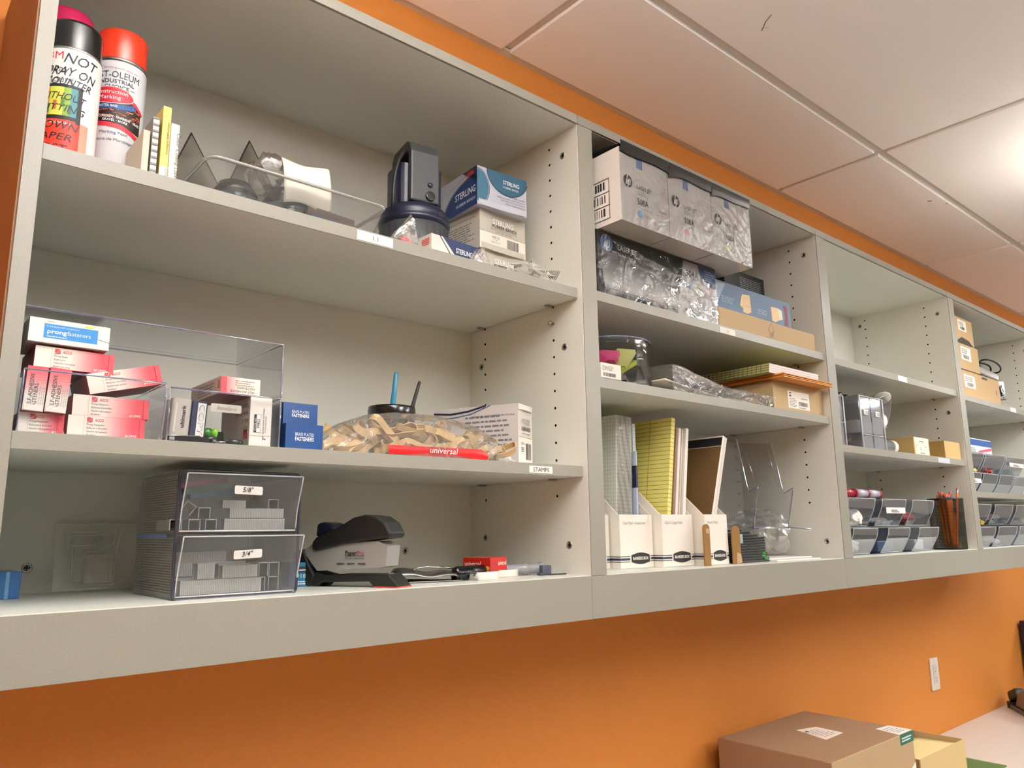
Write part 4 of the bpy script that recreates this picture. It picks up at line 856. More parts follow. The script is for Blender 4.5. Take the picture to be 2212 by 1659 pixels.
def pr():
    t = thing('steel_clamp', 'dull steel spring clamp lying flat beside the stapler', 'clamp', (-.332, .075, ZS), radians(-12))
    m = MB(); m.grid(lambda u, v: (.095 * u, .045 * v, .003 + .018 * sin(pi * (.15 + .7 * v)) * (1 - .45 * u) + .002 * sin(9 * u)), 18, 8, 'metalc' and 'M#8f8f8c'); m.build('upper_jaw', t, solid=.0016)
    m = MB(); m.grid(lambda u, v: (.010 + .095 * u, .004 + .040 * v, .0012 + .004 * sin(pi * v) * (1 - u)), 16, 6, 'M#a3a3a0'); m.build('lower_jaw', t, solid=.0014)
    m = MB(); m.tube([(.02, .02, .019), (.05, .018, .023), (.075, .022, .0205), (.1, .02, .019)], .0012, 'chrome', 6); m.tube([(.05, .028, .023), (.085, .03, .021)], .001, 'chrome', 6); m.build('spring_wire', t)
pr()
def pr():
    t = thing('binder_clip', 'black clip with a chrome wire loop in front of the red carton', 'clip', (-.232, .050, ZS), radians(12))
    m = MB(); m.lathe([(0, 0), (.010, .0), (.0125, .006), (.0125, .070), (.010, .078), (0, .078)], 20, 'black_gloss', sy=.75)
    o = m.build('body', t, loc=(0, .02, .0095), rot=(0, pi / 2, 0))
    m = MB(); m.tube([(.030, .008, .006), (.022, -.004, .010), (.014, -.010, .006), (.018, -.012, .0025), (.026, -.006, .0025), (.030, .004, .006)], .0011, 'chrome', 8, closed=True); m.build('wire_loop', t)
    m = MB()
    for k in range(9): m.tube([(.004 + .003 * k, .009 + .011 * cos(a), .0095 + .0085 * sin(a)) for a in (0, .8, 1.6, 2.4, 3.1)], .0008, 'M#4a4a48', 5)
    m.build('coil', t)
pr()
def roll(label, x, y, r):
    m = MB(); m.lathe([(r * .45, 0), (r, 0), (r + .0005, .001), (r + .0005, .0105), (r, .0115), (r * .45, .0115), (r * .45, 0)], 40, 'G#e9e4da'); m.build('tape_roll', None, (x, y, ZS), 0, label, 'tape roll')
roll('white roll of tape lying flat, left of the two below the red carton', -.180, .072, .028); roll('white roll of tape lying flat, right of the two below the red carton', -.1130, .1050, .0300)
def pr(m):
    F = front(.058); L_ = left(.052)
    m.text(L_, 'universal', .004, .008, .0075, '#e6cfc8', w_=.030, l=3); m.text(F, 'universal', .054, .008, .0075, '#f4ece8', w_=.028, al='r', l=3, bold=.01); m.rect(F, 0, 0, .022, .020, '#a8221b', 1); m.shape(L_, ellipse(.046, .004, .005, .0035, 14), '#c98a2c', 2); m.rect(top(0, 0, .021), .0, .0, .012, .05, '#c4a06a', 1)
small_box('red_carton', 'small bright red carton resting on the tape rolls', 'box', (-.1630, .070, ZS + .0120), .058, .052, .021, 'G#c4281e', pr, left='G#9c1c16', rz=radians(22))
def pr():
    t = thing('tube_cutter', 'translucent grey plastic tube tool lying by the side panel', 'tool', (-.1050, .105, ZS), radians(-14))
    m = MB(); m.lathe([(0, 0), (.010, 0), (.0105, .004), (.0085, .006), (.0085, .035), (.0098, .037), (.0098, .043), (.0085, .045), (.0085, .068), (.0105, .070), (.0105, .074), (0, .075)], 24, 'G#8d8c92'); m.build('barrel', t, loc=(0, 0, .0107), rot=(0, pi / 2, 0))
    m = MB(); m.box(.064, -.020, .0012, .082, -.008, .0165, 'G#4a5060'); m.lathe([(.0015, 0), (.0022, .001), (0, .001)], 10, 'G#22242a', c=(.073, -.0205, .009)); m.build('knob', t, bevel=.0025, label='slate blue end knob')
pr()
def pr():
    t = thing('craft_blade', 'thin flat grey blade lying at the right end of the bottom shelf', 'blade', (-.0480, .062, ZS)); m = MB(); m.prism([(0, 0), (.044, -.006), (.046, -.002), (.0, .008)], .0, .002, 'M#55585c'); m.build('blade', t); m = MB(); m.box(-.012, -.001, 0, .002, .009, .0045, 'G#3f4450'); m.build('handle', t, bevel=.001)
pr()
# ================================================================== second cabinet
def hp_mark(m, F, x, y, r, disc='#1d1b1c', ink='#f4f2ee', ring=None):
    if ring: m.shape(F, ellipse(x, y, r * 1.08, r * 1.08, 28), ring, 2)
    m.shape(F, ellipse(x, y, r, r, 28), disc, 3)
    m.line(F, [(x - r * .42, y - r * .52), (x - r * .05, y + r * .98)], r * .20, ink, 4); m.line(F, [(x - r * .22, y + r * .35), (x - r * .02, y + r * .42), (x + r * .02, y + r * .22), (x - r * .14, y - r * .52)], r * .18, ink, 4)
    m.line(F, [(x + r * .28, y + r * .40), (x - r * .05, y - r * .98)], r * .20, ink, 4); m.line(F, [(x + r * .28, y + r * .40), (x + r * .58, y + r * .36), (x + r * .46, y - r * .42), (x + r * .10, y - r * .50)], r * .18, ink, 4)
def toner(k, x, lab, dot, dotname):
    t = thing('toner_carton', 'shrink-wrapped white toner carton, %s' % lab, 'box', (x, -.050, -.1703)); w_, d, h = .1440, .32, .146; m = MB()
    m.box(0, 0, 0, w_, d, h, 'G#d9d6d2', bottom='G#b9b4aa', left='G#e2ded8'); F = front(w_); L_ = left(d)
    hp_mark(m, F, .022, .082, .0125); m.text(F, 'LASERJET', .048, .074, .0082, '#2e2c2e', w_=.044, l=3); m.text(F, 'Toner Cartridge', .049, .068, .0026, '#55555a', w_=.022, l=3); m.text(F, "Cartouche d'encre", .049, .0635, .0026, '#55555a', w_=.026, l=3)
    m.text(F, '508A', .048, .043, .0125, '#232226', w_=.032, l=3, bold=.01); m.text(F, 'CF360AM', w_ - .008, .043, .0042, '#4a4a4e', w_=.024, al='r', l=3); m.rect(F, .048, .036, w_ - .060, .0005, '#77777a', 2)
    m.shape(F, ellipse(.054, .024, .0075, .0075, 18), dot, 2); m.text(F, dotname, .065, .022, .004, '#6a6a70', w_=.014, l=3); m.rect(F, .049, .116, .017, .020, '#4f6fa8', 2)
    for j in range(4): m.rect(F, .051, .1175 + j * .0045, .013, .0012, '#9db2d2', 3)
    if k == 0:
        for j in range(3):
            m.rect(L_, d - .050 - .135, .012 + j * .0265, .155, .0245, '#f0ede8', 2); m.barcode(L_, d - .050 - .128, .018 + j * .0265, .142, .0160, seed=7 + j, l=3)
            for yy in (.011, .0375, .064, .0905): m.rect(L_, d - .188, yy, .162, .0014, '#1a1a1a', 3)
        m.rect(L_, d - .028, .011, .0012, .080, '#1a1a1a', 3)
    else: m.rect(under(d), 0, 0, .0012, d, '#3a3530', 2)
    m.rect(F, w_ - .0012, 0, .0012, h, '#3c3834', 2)
    m.build('carton', t, bevel=.0012)
    R = random.Random(40 + k); m = MB(); ph = [(R.uniform(20, 90), R.uniform(20, 90), R.uniform(0, 6)) for _ in range(5)]
    def fn(u, v):
        e = min(u, 1 - u, v, 1 - v) * 4; e = min(1, e); q = sum(sin(a * u + b * v + c) for a, b, c in ph) / 5
        return (w_ * u, -.0012 - .0022 * e * (1 + q), h * v)
    m.grid(fn, 34, 34, 'film'); m.build('shrink_film', t, label='crinkled glossy shrink film')
    m = MB(); m.grid(lambda u, v: (w_ * u, -.003 + (d + .003) * v, h + .0012 + .010 * min(1, 6 * v + .25) + .0012 * sin(30 * u + 9 * v)), 16, 8, 'black_gloss'); m.grid(lambda u, v: (w_ * u, -.0042 - .0008 * sin(5 * v), h + .0125 - (.0225 + .0015 * sin(7 * u + k * 2) + (.010 * (1 - u) ** 6 if k else 0)) * v), 16, 3, 'black_gloss')
    m.build('black_wrap', t, label='black film over the top')
toner(0, .0570, 'leftmost of three, barcodes on its side', '#6aa0c4', 'Cyan'); toner(1, .2015, 'middle one of three', '#c85a78', 'Magenta'); toner(2, .3460, 'rightmost of three', '#cfd04a', 'Yellow')
def tripack():
    w_, d, h = .383, .28, .1255; F = front(w_); m = MB(); m.box(0, 0, 0, w_, d, h, 'G#151416', bottom='G#0d0d0e'); n = 26
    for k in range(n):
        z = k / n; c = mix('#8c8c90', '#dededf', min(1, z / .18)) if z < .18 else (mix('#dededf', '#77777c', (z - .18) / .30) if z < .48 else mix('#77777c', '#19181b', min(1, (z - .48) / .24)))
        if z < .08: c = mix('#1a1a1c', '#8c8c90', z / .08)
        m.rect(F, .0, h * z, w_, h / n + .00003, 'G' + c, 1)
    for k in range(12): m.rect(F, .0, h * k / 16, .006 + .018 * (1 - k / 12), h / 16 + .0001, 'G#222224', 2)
    m.shape(F, [(.243, 0), (.270, h * .98), (w_, h * .98), (w_, 0)], 'G#c9c9cf', 2); m.shape(F, [(.241, 0), (.258, h * .62), (w_, h * .62), (w_, 0)], 'G#dfdfe3', 3)
    hp_mark(m, F, .030, .104, .0155, disc='#3d5b96', ink='#f2f4f8', ring='#aab6cc'); m.text(F, 'LASERJET', .062, .097, .0105, '#e8e8ea', w_=.058, l=3); m.text(F, 'Tri-Pack / Pack de Trois / Pack Triple', .062, .085, .0050, '#e0e0e4', w_=.110, l=3)
    R = random.Random(9)
    for k in range(34): m.text(F, R.choice(['N', 'K', 'Z', 'O', 'D', 'X', 'R', 'M', 'Y', 'V', 'H', 'A', 'I']), R.uniform(.008, .225), R.uniform(.006, .052), R.uniform(.004, .008), R.choice(['#f4f2e8', '#b9b49c', '#55555a']), l=2, shear=.8)
    m.text(F, '304A', .276, .090, .0145, '#1b1b1f', w_=.045, l=4, bold=.01)
    m.shape(F, [(w_ - .062, h)] + arc_pts(w_ - .010, h - .002, .052, .044, pi, 1.5 * pi, 12) + [(w_, h - .044), (w_, h)], '#2b4678', 4); m.dashes(F, w_ - .040, h - .034, .036, .026, 5, '#8fa3c8', l=5, seed=4)
    for k, c in enumerate(('#b9cbe0', '#e2e0a8', '#e6c2ca')): m.rect(F, .276 + k * .032, .064, .018, .012, c, 4)
    m.dashes(F, .270, .030, .060, .02, 4, '#c6c6cc', l=4, seed=8); m.dashes(F, .268, .012, .06, .007, 2, '#a9a9b0', l=4, seed=5)
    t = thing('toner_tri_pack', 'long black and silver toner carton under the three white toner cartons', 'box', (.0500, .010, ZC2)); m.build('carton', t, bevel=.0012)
    m = MB(); R = random.Random(3); m.grid(lambda u, v: (w_ * u, -.0018 - .0014 * (1 + sin(23 * u + 9 * v) * cos(17 * v - 8 * u)), h * v), 40, 16, 'film'); m.build('shrink_film', t, label='crinkled glossy shrink film')
tripack()
def pr(m):
    F = front(.42); m.line(F, [(.205, .002), (.205, .022), (.198, .022), (.2125, .0405), (.227, .022), (.220, .022), (.220, .002), (.205, .002)], .0009, '#3a2a1c', 2); m.text(F, 'UP', .2125, .006, .0130, '#3a2a1c', w_=.0125, al='c', l=3)
small_box('kraft_carton', 'wide kraft carton printed with an UP arrow, right of the long black toner carton', 'box', (.4420, .012, ZC2), .4200, .26, .0465, 'K#b59d7a', pr, bevel=.004)
def pr(m):
    F = front(.31); m.dashes(F, .028, .018, .05, .016, 4, '#a9b9cc', seed=2, fill=.35); m.dashes(F, .175, .016, .05, .014, 3, '#a9b9cc', seed=3, fill=.35)
    m.shape(F, [(.112, .008), (.110, .050), (.143, .053), (.146, .012), (.130, .006)], '#d9bd8c', 2); m.shape(F, [(.100, .022), (.108, .046), (.112, .044), (.110, .016)], '#e2cba0', 3); m.line(F, [(.112, .022), (.144, .024)], .0006, '#9c7a48', 4)
    m.shape(F, [(.235, .008), (.233, .042), (.262, .044), (.268, .014), (.250, .006)], '#d9bd8c', 2); m.shape(F, [(.262, .044), (.282, .040), (.284, .018), (.268, .014)], '#e6dcc6', 3)
    for k in range(5): m.line(F, [(.290 + k * .005, .004), (.300 + k * .002, .030), (.292 + k * .004, .055)], .0018, '#9c2b38', 3)
    m.shape(F, [(0, 0), (0, .058), (.045, .062), (.002, 0)], '#8ea0b4', 2)
small_box('blue_printed_carton', 'slate blue printed carton on top of the kraft UP carton', 'box', (.4440, .022, ZC2 + .0467), .325, .22, .0660, '#4d6580', pr)
def pr(m): m.dashes(front(.18), .09, .012, .085, .036, 8, '#8a8a8c', seed=6, fill=.4)
small_box('black_carton', 'black carton with tiny grey print behind the blue printed one', 'box', (.6700, .140, ZC2 + .1129), .186, .10, .1110, '#141214', lambda m: m.dashes(front(.18), .07, .050, .105, .05, 10, '#8a8a8c', seed=6, fill=.4), rz=0)

def jar():
    t = thing('clear_jar', 'round clear plastic jar holding pink and yellow sticky notes', 'jar', (.1760, .1000, ZD)); r, h = .083, .096; m = MB()
    m.lathe([(0, .001), (r - .006, .001), (r, .007), (r, h - .016), (r + .003, h - .014), (r + .003, h - .010), (r, h - .008), (r, h)], 64, 'jar'); m.lathe([(r - .003, h - .001), (r - .003, .008), (r - .010, .004), (0, .004)], 64, 'jar'); m.build('jar_body', t)
    m = MB(); m.lathe([(r + .0006, h - .002), (r + .0022, h), (r, h + .0018), (r - .003, h), (r - .003, h - .002)], 64, 'acrylic_edge'); m.build('rim', t)
jar()
def pad(name, label, cat, loc, w_, d, h, mat, rot, pr_=None):
    m = MB(); m.box(0, 0, 0, w_, d, h, mat)
    if pr_: pr_(m)
    return m.build(name, None, loc, 0, label, cat, bevel=.0004, rot=rot)
pad('sticky_notes', 'pink block of sticky notes tilted at the left inside the clear jar', 'notes', (.1300, .080, ZD + .035), .048, .05, .018, '#d23c78', (.5, -.45, .2))
pad('sticky_notes', 'smaller pink block of sticky notes leaning on the jar wall', 'notes', (.1560, .065, ZD + .050), .028, .04, .010, '#e0588c', (.3, -.9, .1))
pad('sticky_notes', 'pale yellow block of sticky notes standing steeply in the clear jar', 'notes', (.1800, .060, ZD + .040), .055, .04, .010, '#d9dc8a', (.3, -.8, .1))
pad('sticky_notes', 'lime yellow block of sticky notes under the pale yellow one', 'notes', (.1620, .060, ZD + .028), .070, .045, .009, '#c3d04c', (.2, -.45, .1))
def clip(label, loc, rot, c='black_gloss', s=1.0):
    t = thing('binder_clip', label, 'clip', loc, rot=rot); m = MB(); m.prism([(-.008 * s, 0), (.008 * s, 0), (.002 * s, .016 * s), (-.002 * s, .016 * s)], -.016 * s, .016 * s, c, axis='x'); m.build('body', t, bevel=.0008)
    m = MB(); m.tube([(-.006, -.004, .014), (-.009, -.006, .026), (0, -.007, .031), (.009, -.006, .026), (.006, -.004, .014)], .0008, 'chrome', 6); m.build('wire_handle', t)
clip('large grey binder clip leaning inside the clear jar', (.1950, .092, ZD + .018), (.3, .5, .3), 'G#b9b6ae', 1.5)
clip('black binder clip on the bottom of the clear jar, left one', (.1750, .070, ZD + .006), (1.2, .3, .4)); clip('black binder clip on the bottom of the clear jar, right one', (.2180, .080, ZD + .006), (1.0, -.5, -.6)); clip('black binder clip at the back of the clear jar bottom', (.1600, .095, ZD + .006), (1.3, .1, .2), s=1.3)
def pr(m):
    F = front(.054); m.dashes(F, .004, .0165, .038, .009, 4, '#5a564e', seed=3, fill=.35); m.barcode(F, .006, .0050, .034, .0065, seed=5); m.rect(F, 0, 0, .054, .0018, '#3a3834', 2)
small_box('white_carton', 'small white carton with a barcode label in front of the clear jar', 'box', (.0500, .008, ZD), .0555, .0165, .0300, '#e2ddd2', pr, top='#c9c0ae')
def folder_stack():
    for k in range(4):
        m = MB(); x0 = .245 + .014 * k; z0 = ZD + .002 + .0036 * k
        m.grid(lambda u, v: (x0 + (.355 - .02 * k) * u, .016 + .010 * k + .20 * v, z0 + .0010 * sin(5 * u + k) ** 2 + .020 * max(0, 1 - u * 1.6) ** 1.3), 18, 8, ['#cfc9bd', '#d9cfc8', '#cbbdb6', '#d8d3c8'][k])
        m.build('paper_sheet', None, (0, 0, 0), 0, 'pale sheet in the bagged paper stack, %s' % ['lowest', 'second from the bottom', 'third from the bottom', 'uppermost'][k], 'paper', solid=.0018)
    m = MB(); m.grid(lambda u, v: (.264 + .379 * u, .010 + .21 * v, ZD + .025 + .030 * max(0, 1 - u * 1.6) ** 1.3 + .0030 * (sin(11 * u + 6 * v) + sin(23 * u - 5 * v) * .6) + .006 * v), 36, 16, 'bag', smooth=False)
    m.grid(lambda u, v: (.264 + .379 * u, .010 - .002 * sin(8 * u), ZD + .0006 + v * (.0245 + .030 * max(0, 1 - u * 1.6) ** 1.3)), 30, 3, 'bag', smooth=False);
    m.build('paper_bag', None, (0, 0, 0), 0, 'long floppy clear bag lying over sheets of paper', 'plastic bag')
    crumple(.630, .030, ZD + .014, .022, .014, .014, 'bag', 77, 14, .4, floor=ZD + .0006, flat=True).build('plastic_bag', None, (0, 0, 0), 0, 'twisted clear bag end in front of the labelled kraft box', 'plastic bag')
    m = MB(); m.box(0, 0, 0, .20, .095, .003, 'T#1b2a6a'); m.build('blue_folder', None, (.33, .228, ZD + .075), 0, 'dark blue folder sloping behind the bagged paper', 'folder', rot=(0, .22, 0), bevel=.0005)
folder_stack()
def pr(m):
    F = front(.23); m.rect(F, .064, .010, .100, .042, '#eeebe2', 1); m.rect(F, .070, .0455, .010, .003, '#1d1d1f', 2); m.text(F, '3M', .070, .0370, .0050, '#1d1d1f', w_=.009, l=3) if False else m.rect(F, .070, .038, .009, .004, '#1d1d1f', 2)
    m.dashes(F, .070, .014, .034, .022, 6, '#5f5c55', seed=4, fill=.4); m.barcode(F, .112, .018, .042, .010, seed=13); m.dashes(F, .125, .036, .030, .003, 1, '#2a2a2a', seed=2); m.dashes(F, .112, .0125, .04, .003, 1, '#2a2a2a', seed=9)
small_box('labelled_kraft_box', 'kraft box with a white barcode label under the orange envelopes', 'box', (.6560, .020, ZD), .2300, .19, .0700, 'K#b29a74', pr, top='K#8d7450')
def envelopes():
    for k in range(5):
        m = MB(); m.box(0, 0, 0, .232 - .003 * (k % 2), .25, .0019, '#c77d2c', front='#d18a36'); m.build('envelope', None, (.640 + .002 * (k % 3), -.018 + .004 * (k % 2), ZD + .0702 + .0020 * k), 0, 'orange manila envelope in the stack on the labelled kraft box', 'envelope', 'orange manila envelopes', rot=(0, 0, .006 * (k % 3 - 1)))
    for k in range(4):
        m = MB(); w_, d, h = .226, .23, .0054; m.box(0, 0, 0, w_, d, h, '#a7a56a', front='#e0d6d4', top='#b9b67a'); L_ = left(d)
        for j in range(18): m.rect(L_, .012 * j + .004, .0, .0012, h, '#3d3a1c', 1)
        m.rect(L_, 0, 0, d, .0012, '#3d3a1c', 1)
        m.build('engineering_pad', None, (.617 + .001 * k, .004, ZD + .0806 + .0056 * k), 0, 'green ruled paper pad, %s of the four on the orange envelopes' % ['bottom', 'second', 'third', 'top'][k], 'paper pad', bevel=.0003)
envelopes()

# ---- bottom of the second cabinet
def magfile(label, x, y, w_, hand, contents_mark=None, notch=False):
    t = thing('magazine_file', label, 'magazine file', (x, y, ZS)); d, hf, hb = .225, .104, .150; th = .0022; m = MB()
    side = [(0, 0), (d, 0), (d, hb), (.055, hb), (0.004, hf), (0, hf)]
    for x0 in (0, w_ - th): m.prism(side, x0, x0 + th, '#e3ddd2', axis='x')
    m.box(th, d - th, 0, w_ - th, d, hb, '#e3ddd2'); m.box(th, 0.001, 0, w_ - th, d - th, th, '#e3ddd2'); m.box(th, 0, 0.0012, w_ - th, th, hf, '#e9e3d9'); m.build('file_body', t)
    m = MB(); F = front(w_); L_ = left(d)
    for q, ww in ((F, w_), (L_, d)):
        m.rect(q, 0, .0225, ww, .0014, '#222226', 1); m.rect(q, 0, .0160, ww, .0042, '#1a2140', 1); m.rect(q, 0, .0125, ww, .0014, '#222226', 1)
    cx = w_ * .60; m.shape(F, [(cx - w_ * .31, .011), (cx - w_ * .32, .020), (cx - w_ * .31, .027)] + [(cx - w_ * .30 + w_ * .60 * j / 10, .027 + .005 * sin(pi * j / 10)) for j in range(11)] + [(cx + w_ * .32, .020)] + [(cx + w_ * .30 - w_ * .60 * j / 10, .011 - .005 * sin(pi * j / 10)) for j in range(11)], '#e9e3d9', 2)
    m.shape(F, [(cx - w_ * .285, .0125), (cx - w_ * .285, .0255)] + [(cx - w_ * .275 + w_ * .55 * j / 10, .0258 + .0045 * sin(pi * j / 10)) for j in range(11)] + [(cx + w_ * .285, .0125)] + [(cx + w_ * .275 - w_ * .55 * j / 10, .0122 - .0045 * sin(pi * j / 10)) for j in range(11)], '#161616', 3)
    m.text(F, 'BANKERS BOX', cx, .0165, .0058, '#f4f1ea', w_=w_ * .47, al='c', l=4, bold=.018)
    if hand: m.text(F, hand, w_ * .10, hf - .019, .0060, '#8a857c', w_=w_ * (.012 * len(hand) + .35), l=2, shear=.25)
    m.build('printed_stripes', t, label='navy stripes and black oval logo')
    return t
magfile('white magazine file cut off by the stile, farthest left', .0700, .112, .1000, '')
magfile('white magazine file reading Graph Paper, holding graph pads', .1745, .088, .0985, 'Graph Paper - 4 squares/inch')
magfile('white magazine file reading Legal Pads, holding yellow pads', .2765, .066, .1010, '8.5x11 Legal Pads')
magfile('white magazine file reading Steno Pads, between brown cardboard tabs', .3880, .043, .0800, 'Steno Pads')
def standing(name, label, cat, x0, x1, y0, d, h, mat, lean, pr_=None, th=None, z=None, top_=None):
    """pad standing in a file: x0 = left at the bottom, leaning right by lean radians"""
    m = MB(); w_ = x1 - x0; m.box(0, 0, 0, w_, d, h, mat, **({'top': top_} if top_ else {}))
    if pr_: pr_(m, w_, d, h)
    return m.build(name, None, (x0, y0, z if z is not None else ZS + .0032 + w_ * sin(abs(lean))), 0, label, cat, bevel=.0006, rot=(0, lean, 0))
def graph(m, w_, d, h, c='#8f9a92', n=40):
    L_ = left(d); F = front(w_)
    for k in range(1, n): m.rect(L_, 0, h * k / n, d, .0004, c, 1); m.rect(F, 0, h * k / n, w_, .0005, c, 1)
    for k in range(1, int(n * d / h)): m.rect(L_, d - h * k / n, 0, .0004, h, c, 1)
standing('graph_pad', 'thick shrink-wrapped graph paper block, farthest left of the upright pads', 'paper pad', .1850, .2330, .108, .20, .300, '#d8dace', .045, graph)
m = MB(); m.grid(lambda u, v: (.0475 * u, -.002 - .0016 * sin(9 * u + 14 * v) ** 2, .3 * v), 14, 40, 'film', smooth=False); m.build('plastic_wrap', None, (.1852, .1075, ZS + .004), 0, 'glossy wrap over the spine of the graph paper block', 'plastic wrap', rot=(0, .045, 0))
standing('graph_pad', 'thin pale blue graph pad right of the wrapped graph block', 'paper pad', .2530, .2620, .112, .19, .288, '#ccd8de', .0, lambda m, w_, d, h: graph(m, w_, d, h, '#93a9b8'))
def pr(m, w_, d, h): m.rect(left(d), d - .03, h - .075, .03, .045, '#15183a', 2); m.rect(front(w_), 0, h - .075, w_, .045, '#15183a', 1)
standing('bagged_pad', 'blue-white bagged pad with a navy tab between two graph pads', 'paper pad', .2420, .2455, .100, .18, .230, '#b9c4dc', .02, pr)
def legal(m, w_, d, h):
    L_ = left(d); F = front(w_)
    for k in range(1, 34): m.rect(L_, 0, h * k / 34, d, .0007, '#4f5328', 1); m.rect(F, 0, h * k / 34, w_, .0007, '#4f5328', 1)
    for q in (.036, .0375): m.rect(L_, d - q - .02, 0, .0006, h, '#b86a3c', 2)
standing('legal_pad', 'yellow ruled legal pad standing beside the brown-backed pads', 'paper pad', .2870, .2985, .0705, .215, .305, '#e2d97c', .15, legal)
standing('legal_pad', 'thin yellow sheet block right behind the yellow legal pad', 'paper pad', .3005, .3035, .074, .21, .3040, '#e6da8c', .15)
for k, (x0, x1, hh, c, ln, lb) in enumerate(((.3060, .3125, .286, '#7d6242', .15, 'brown cardboard-backed pad in the legal pad file'), (.3150, .3225, .285, '#e6e2e4', .15, 'white pad right of the brown-backed one'), (.3270, .3300, .2835, '#cfc4ac', .15, 'cream pad edge between two white pads'), (.3400, .3490, .286, '#ece9e2', .15, 'white pad at the right end of the legal pad file'))):
    standing('writing_pad', lb, 'paper pad', x0, x1, .072, .20, hh, c, ln, top_='#1a1720' if k == 0 else None)
def steno(m, w_, d, h):
    L_ = left(d); m.rect(L_, 0, h - .024, d, .020, '#0f0d10', 2); m.rect(front(w_), 0, 0, w_ * .3, h, '#efe9dc', 1); m.line(front(w_), [(w_ * .55, 0), (w_ * .55, h)], .0006, '#a9a194', 1)
standing('steno_pad', 'white pad with a brown back and black binding in the steno file', 'paper pad', .3925, .4095, .050, .150, .283, '#ddd6cc', .33, steno)
# brown backing shows on its left side
m = MB(); m.box(-.0014, 0, 0, -.0002, .150, .257, 'K#5d4526'); m.build('pad_backing', None, (.3925, .050, ZS + .0032 + .017 * sin(.33)), 0, 'brown cardboard back of the pad in the steno file', 'cardboard', rot=(0, .33, 0))
def tab(label, x, y, w_, h, tape=False):
    t = thing('cardboard_tab', label, 'cardboard', (x, y, ZS)); m = MB(); m.prism([(0, 0), (w_, 0), (w_, h - w_ * .4)] + arc_pts(w_ / 2, h - w_ * .4, w_ / 2, w_ * .4, 0, pi, 10)[1:], -.0015, .0015, 'K#7d5c31', axis='y', capmat='K#7d5c31'); m.build('card', t)
    m = MB(); m.shape(Flat((0, -.0018, 0), (1, 0, 0), (0, 0, 1)), ellipse(w_ * .65, h - .014, .006, .006, 14) if tape else [(w_ * .4, 0), (w_ * 1.1, .002), (w_ * 1.0, .02), (w_ * .5, .024)], '#a68b66', 0); m.build('sticker', t)
tab('brown rounded cardboard tab left of the steno file logo', .3710, .036, .0210, .084, True); tab('brown rounded cardboard tab between the steno file and the black cases', .4720, .036, .0290, .080)
def cases():
    grp = 'stack of slim black cases'
    for k in range(13):
        g = k in (1, 2, 3); xr = [.6300, .6280, .6180, .6200, .6150, .6150, .6150, .6150, .6150, .6150, .6080, .5950, .5800][k]; xl = .5020 if k else .4960
        t = thing('slim_case', ('slim black case, %s in the stack' % {0: 'lowest', 12: 'topmost', 11: 'second from the top', 10: 'third from the top'}[k]) if k in (0, 10, 11, 12) else ('slim black case with a green end, low in the stack' if g else 'slim black case in the middle of the stack'), 'case', (xl, .045 + (.0 if k < 10 else .012 * (k - 9)), ZS + .0056 * k), group=grp + (' with green ends' if g else '') if k not in (0, 10, 11, 12) else None)
        m = MB(); m.box(0, 0, 0, xr - xl, .17, .0049, 'G#1e1f20', top='G#2e3032'); m.build('shell', t, bevel=.0012)
        if g: m = MB(); m.box(xr - xl - .020, -.0008, .0006, xr - xl - .006, .01, .0046, 'G#2f8a3c'); m.build('end_mark', t, label='green end mark')
    m = MB(); m.box(0, 0, 0, .020, .001, .020, '#8fa6a4'); m.build('sticky_flag', None, (.5040, .0430, ZS + .0420), 0, 'pale blue-green flag stuck on the front of the black cases', 'label')
cases()
def holder():
    t = thing('brochure_holder', 'clear acrylic brochure holder with bluish edges on top of the black cases', 'holder', (.5950, .060, ZS + .0735)); W = .150
    prof = [(0, 0), (.125, 0), (.135, .215), (.06, .215), (.048, .085), (.062, .066), (.030, .092), (.022, .088), (.012, .0)]
    out = [(.0, .0), (-.018, .085), (-.020, .094), (.004, .082), (.010, .1), (.028, .205), (.120, .215), (.115, 0)]
    for x in (0, W):
        m = MB(); m.prism(out, x - .0012, x + .0012, 'acrylic', axis='x'); m.tube([(x, a, b) for a, b in out[:6]], .0016, 'acrylic_edge', 6); m.build('side_plate', t)
    m = MB(); m.box(0, 0, 0, W, .12, .002, 'acrylic'); m.tube([(0, 0, .001), (W, 0, .001)], .0026, 'acrylic_edge', 6); m.tube([(W, 0, .001), (W + .022, -.045, -.004)], .0024, 'acrylic_edge', 6); m.build('base_plate', t, label='base with bluish edge')
    m = MB(); m.box(.001, .115, .002, W - .001, .117, .215, 'acrylic'); m.tube([(W * .45, .05, .18), (W * .52, .03, .09)], .0008, 'acrylic', 5); m.tube([(W + .012, .05, .2), (W + .02, .03, .1)], .0008, 'acrylic', 5); m.build('back_plate', t)
holder()
def bubblewrap():
    m = MB(); crumple(.800, .185, ZS + .062, .066, .095, .056, 'bubble', 50, 26, .2, floor=ZS + .009, m=m, flat=True); crumple(.805, .20, ZS + .055, .055, .07, .052, 'bubble', 53, 22, .22, floor=ZS + .009, m=m, flat=True)
    R = random.Random(8)
    for k in range(150):
        a = R.uniform(0, 6.28); e = R.uniform(.1, 1.3); x = .800 + .066 * cos(a) * sin(e); y = .185 + .092 * sin(a) * sin(e); z = ZS + .062 + .055 * cos(e); m.lathe([(.006, 0), (.005, .003), (0, .0045)], 8, 'bubble', c=(x, y, z))
    m.build('bubble_wrap', None, (0, 0, 0), 0, 'heap of clear bubble wrap at the right end of the bottom shelf', 'bubble wrap')
bubblewrap()
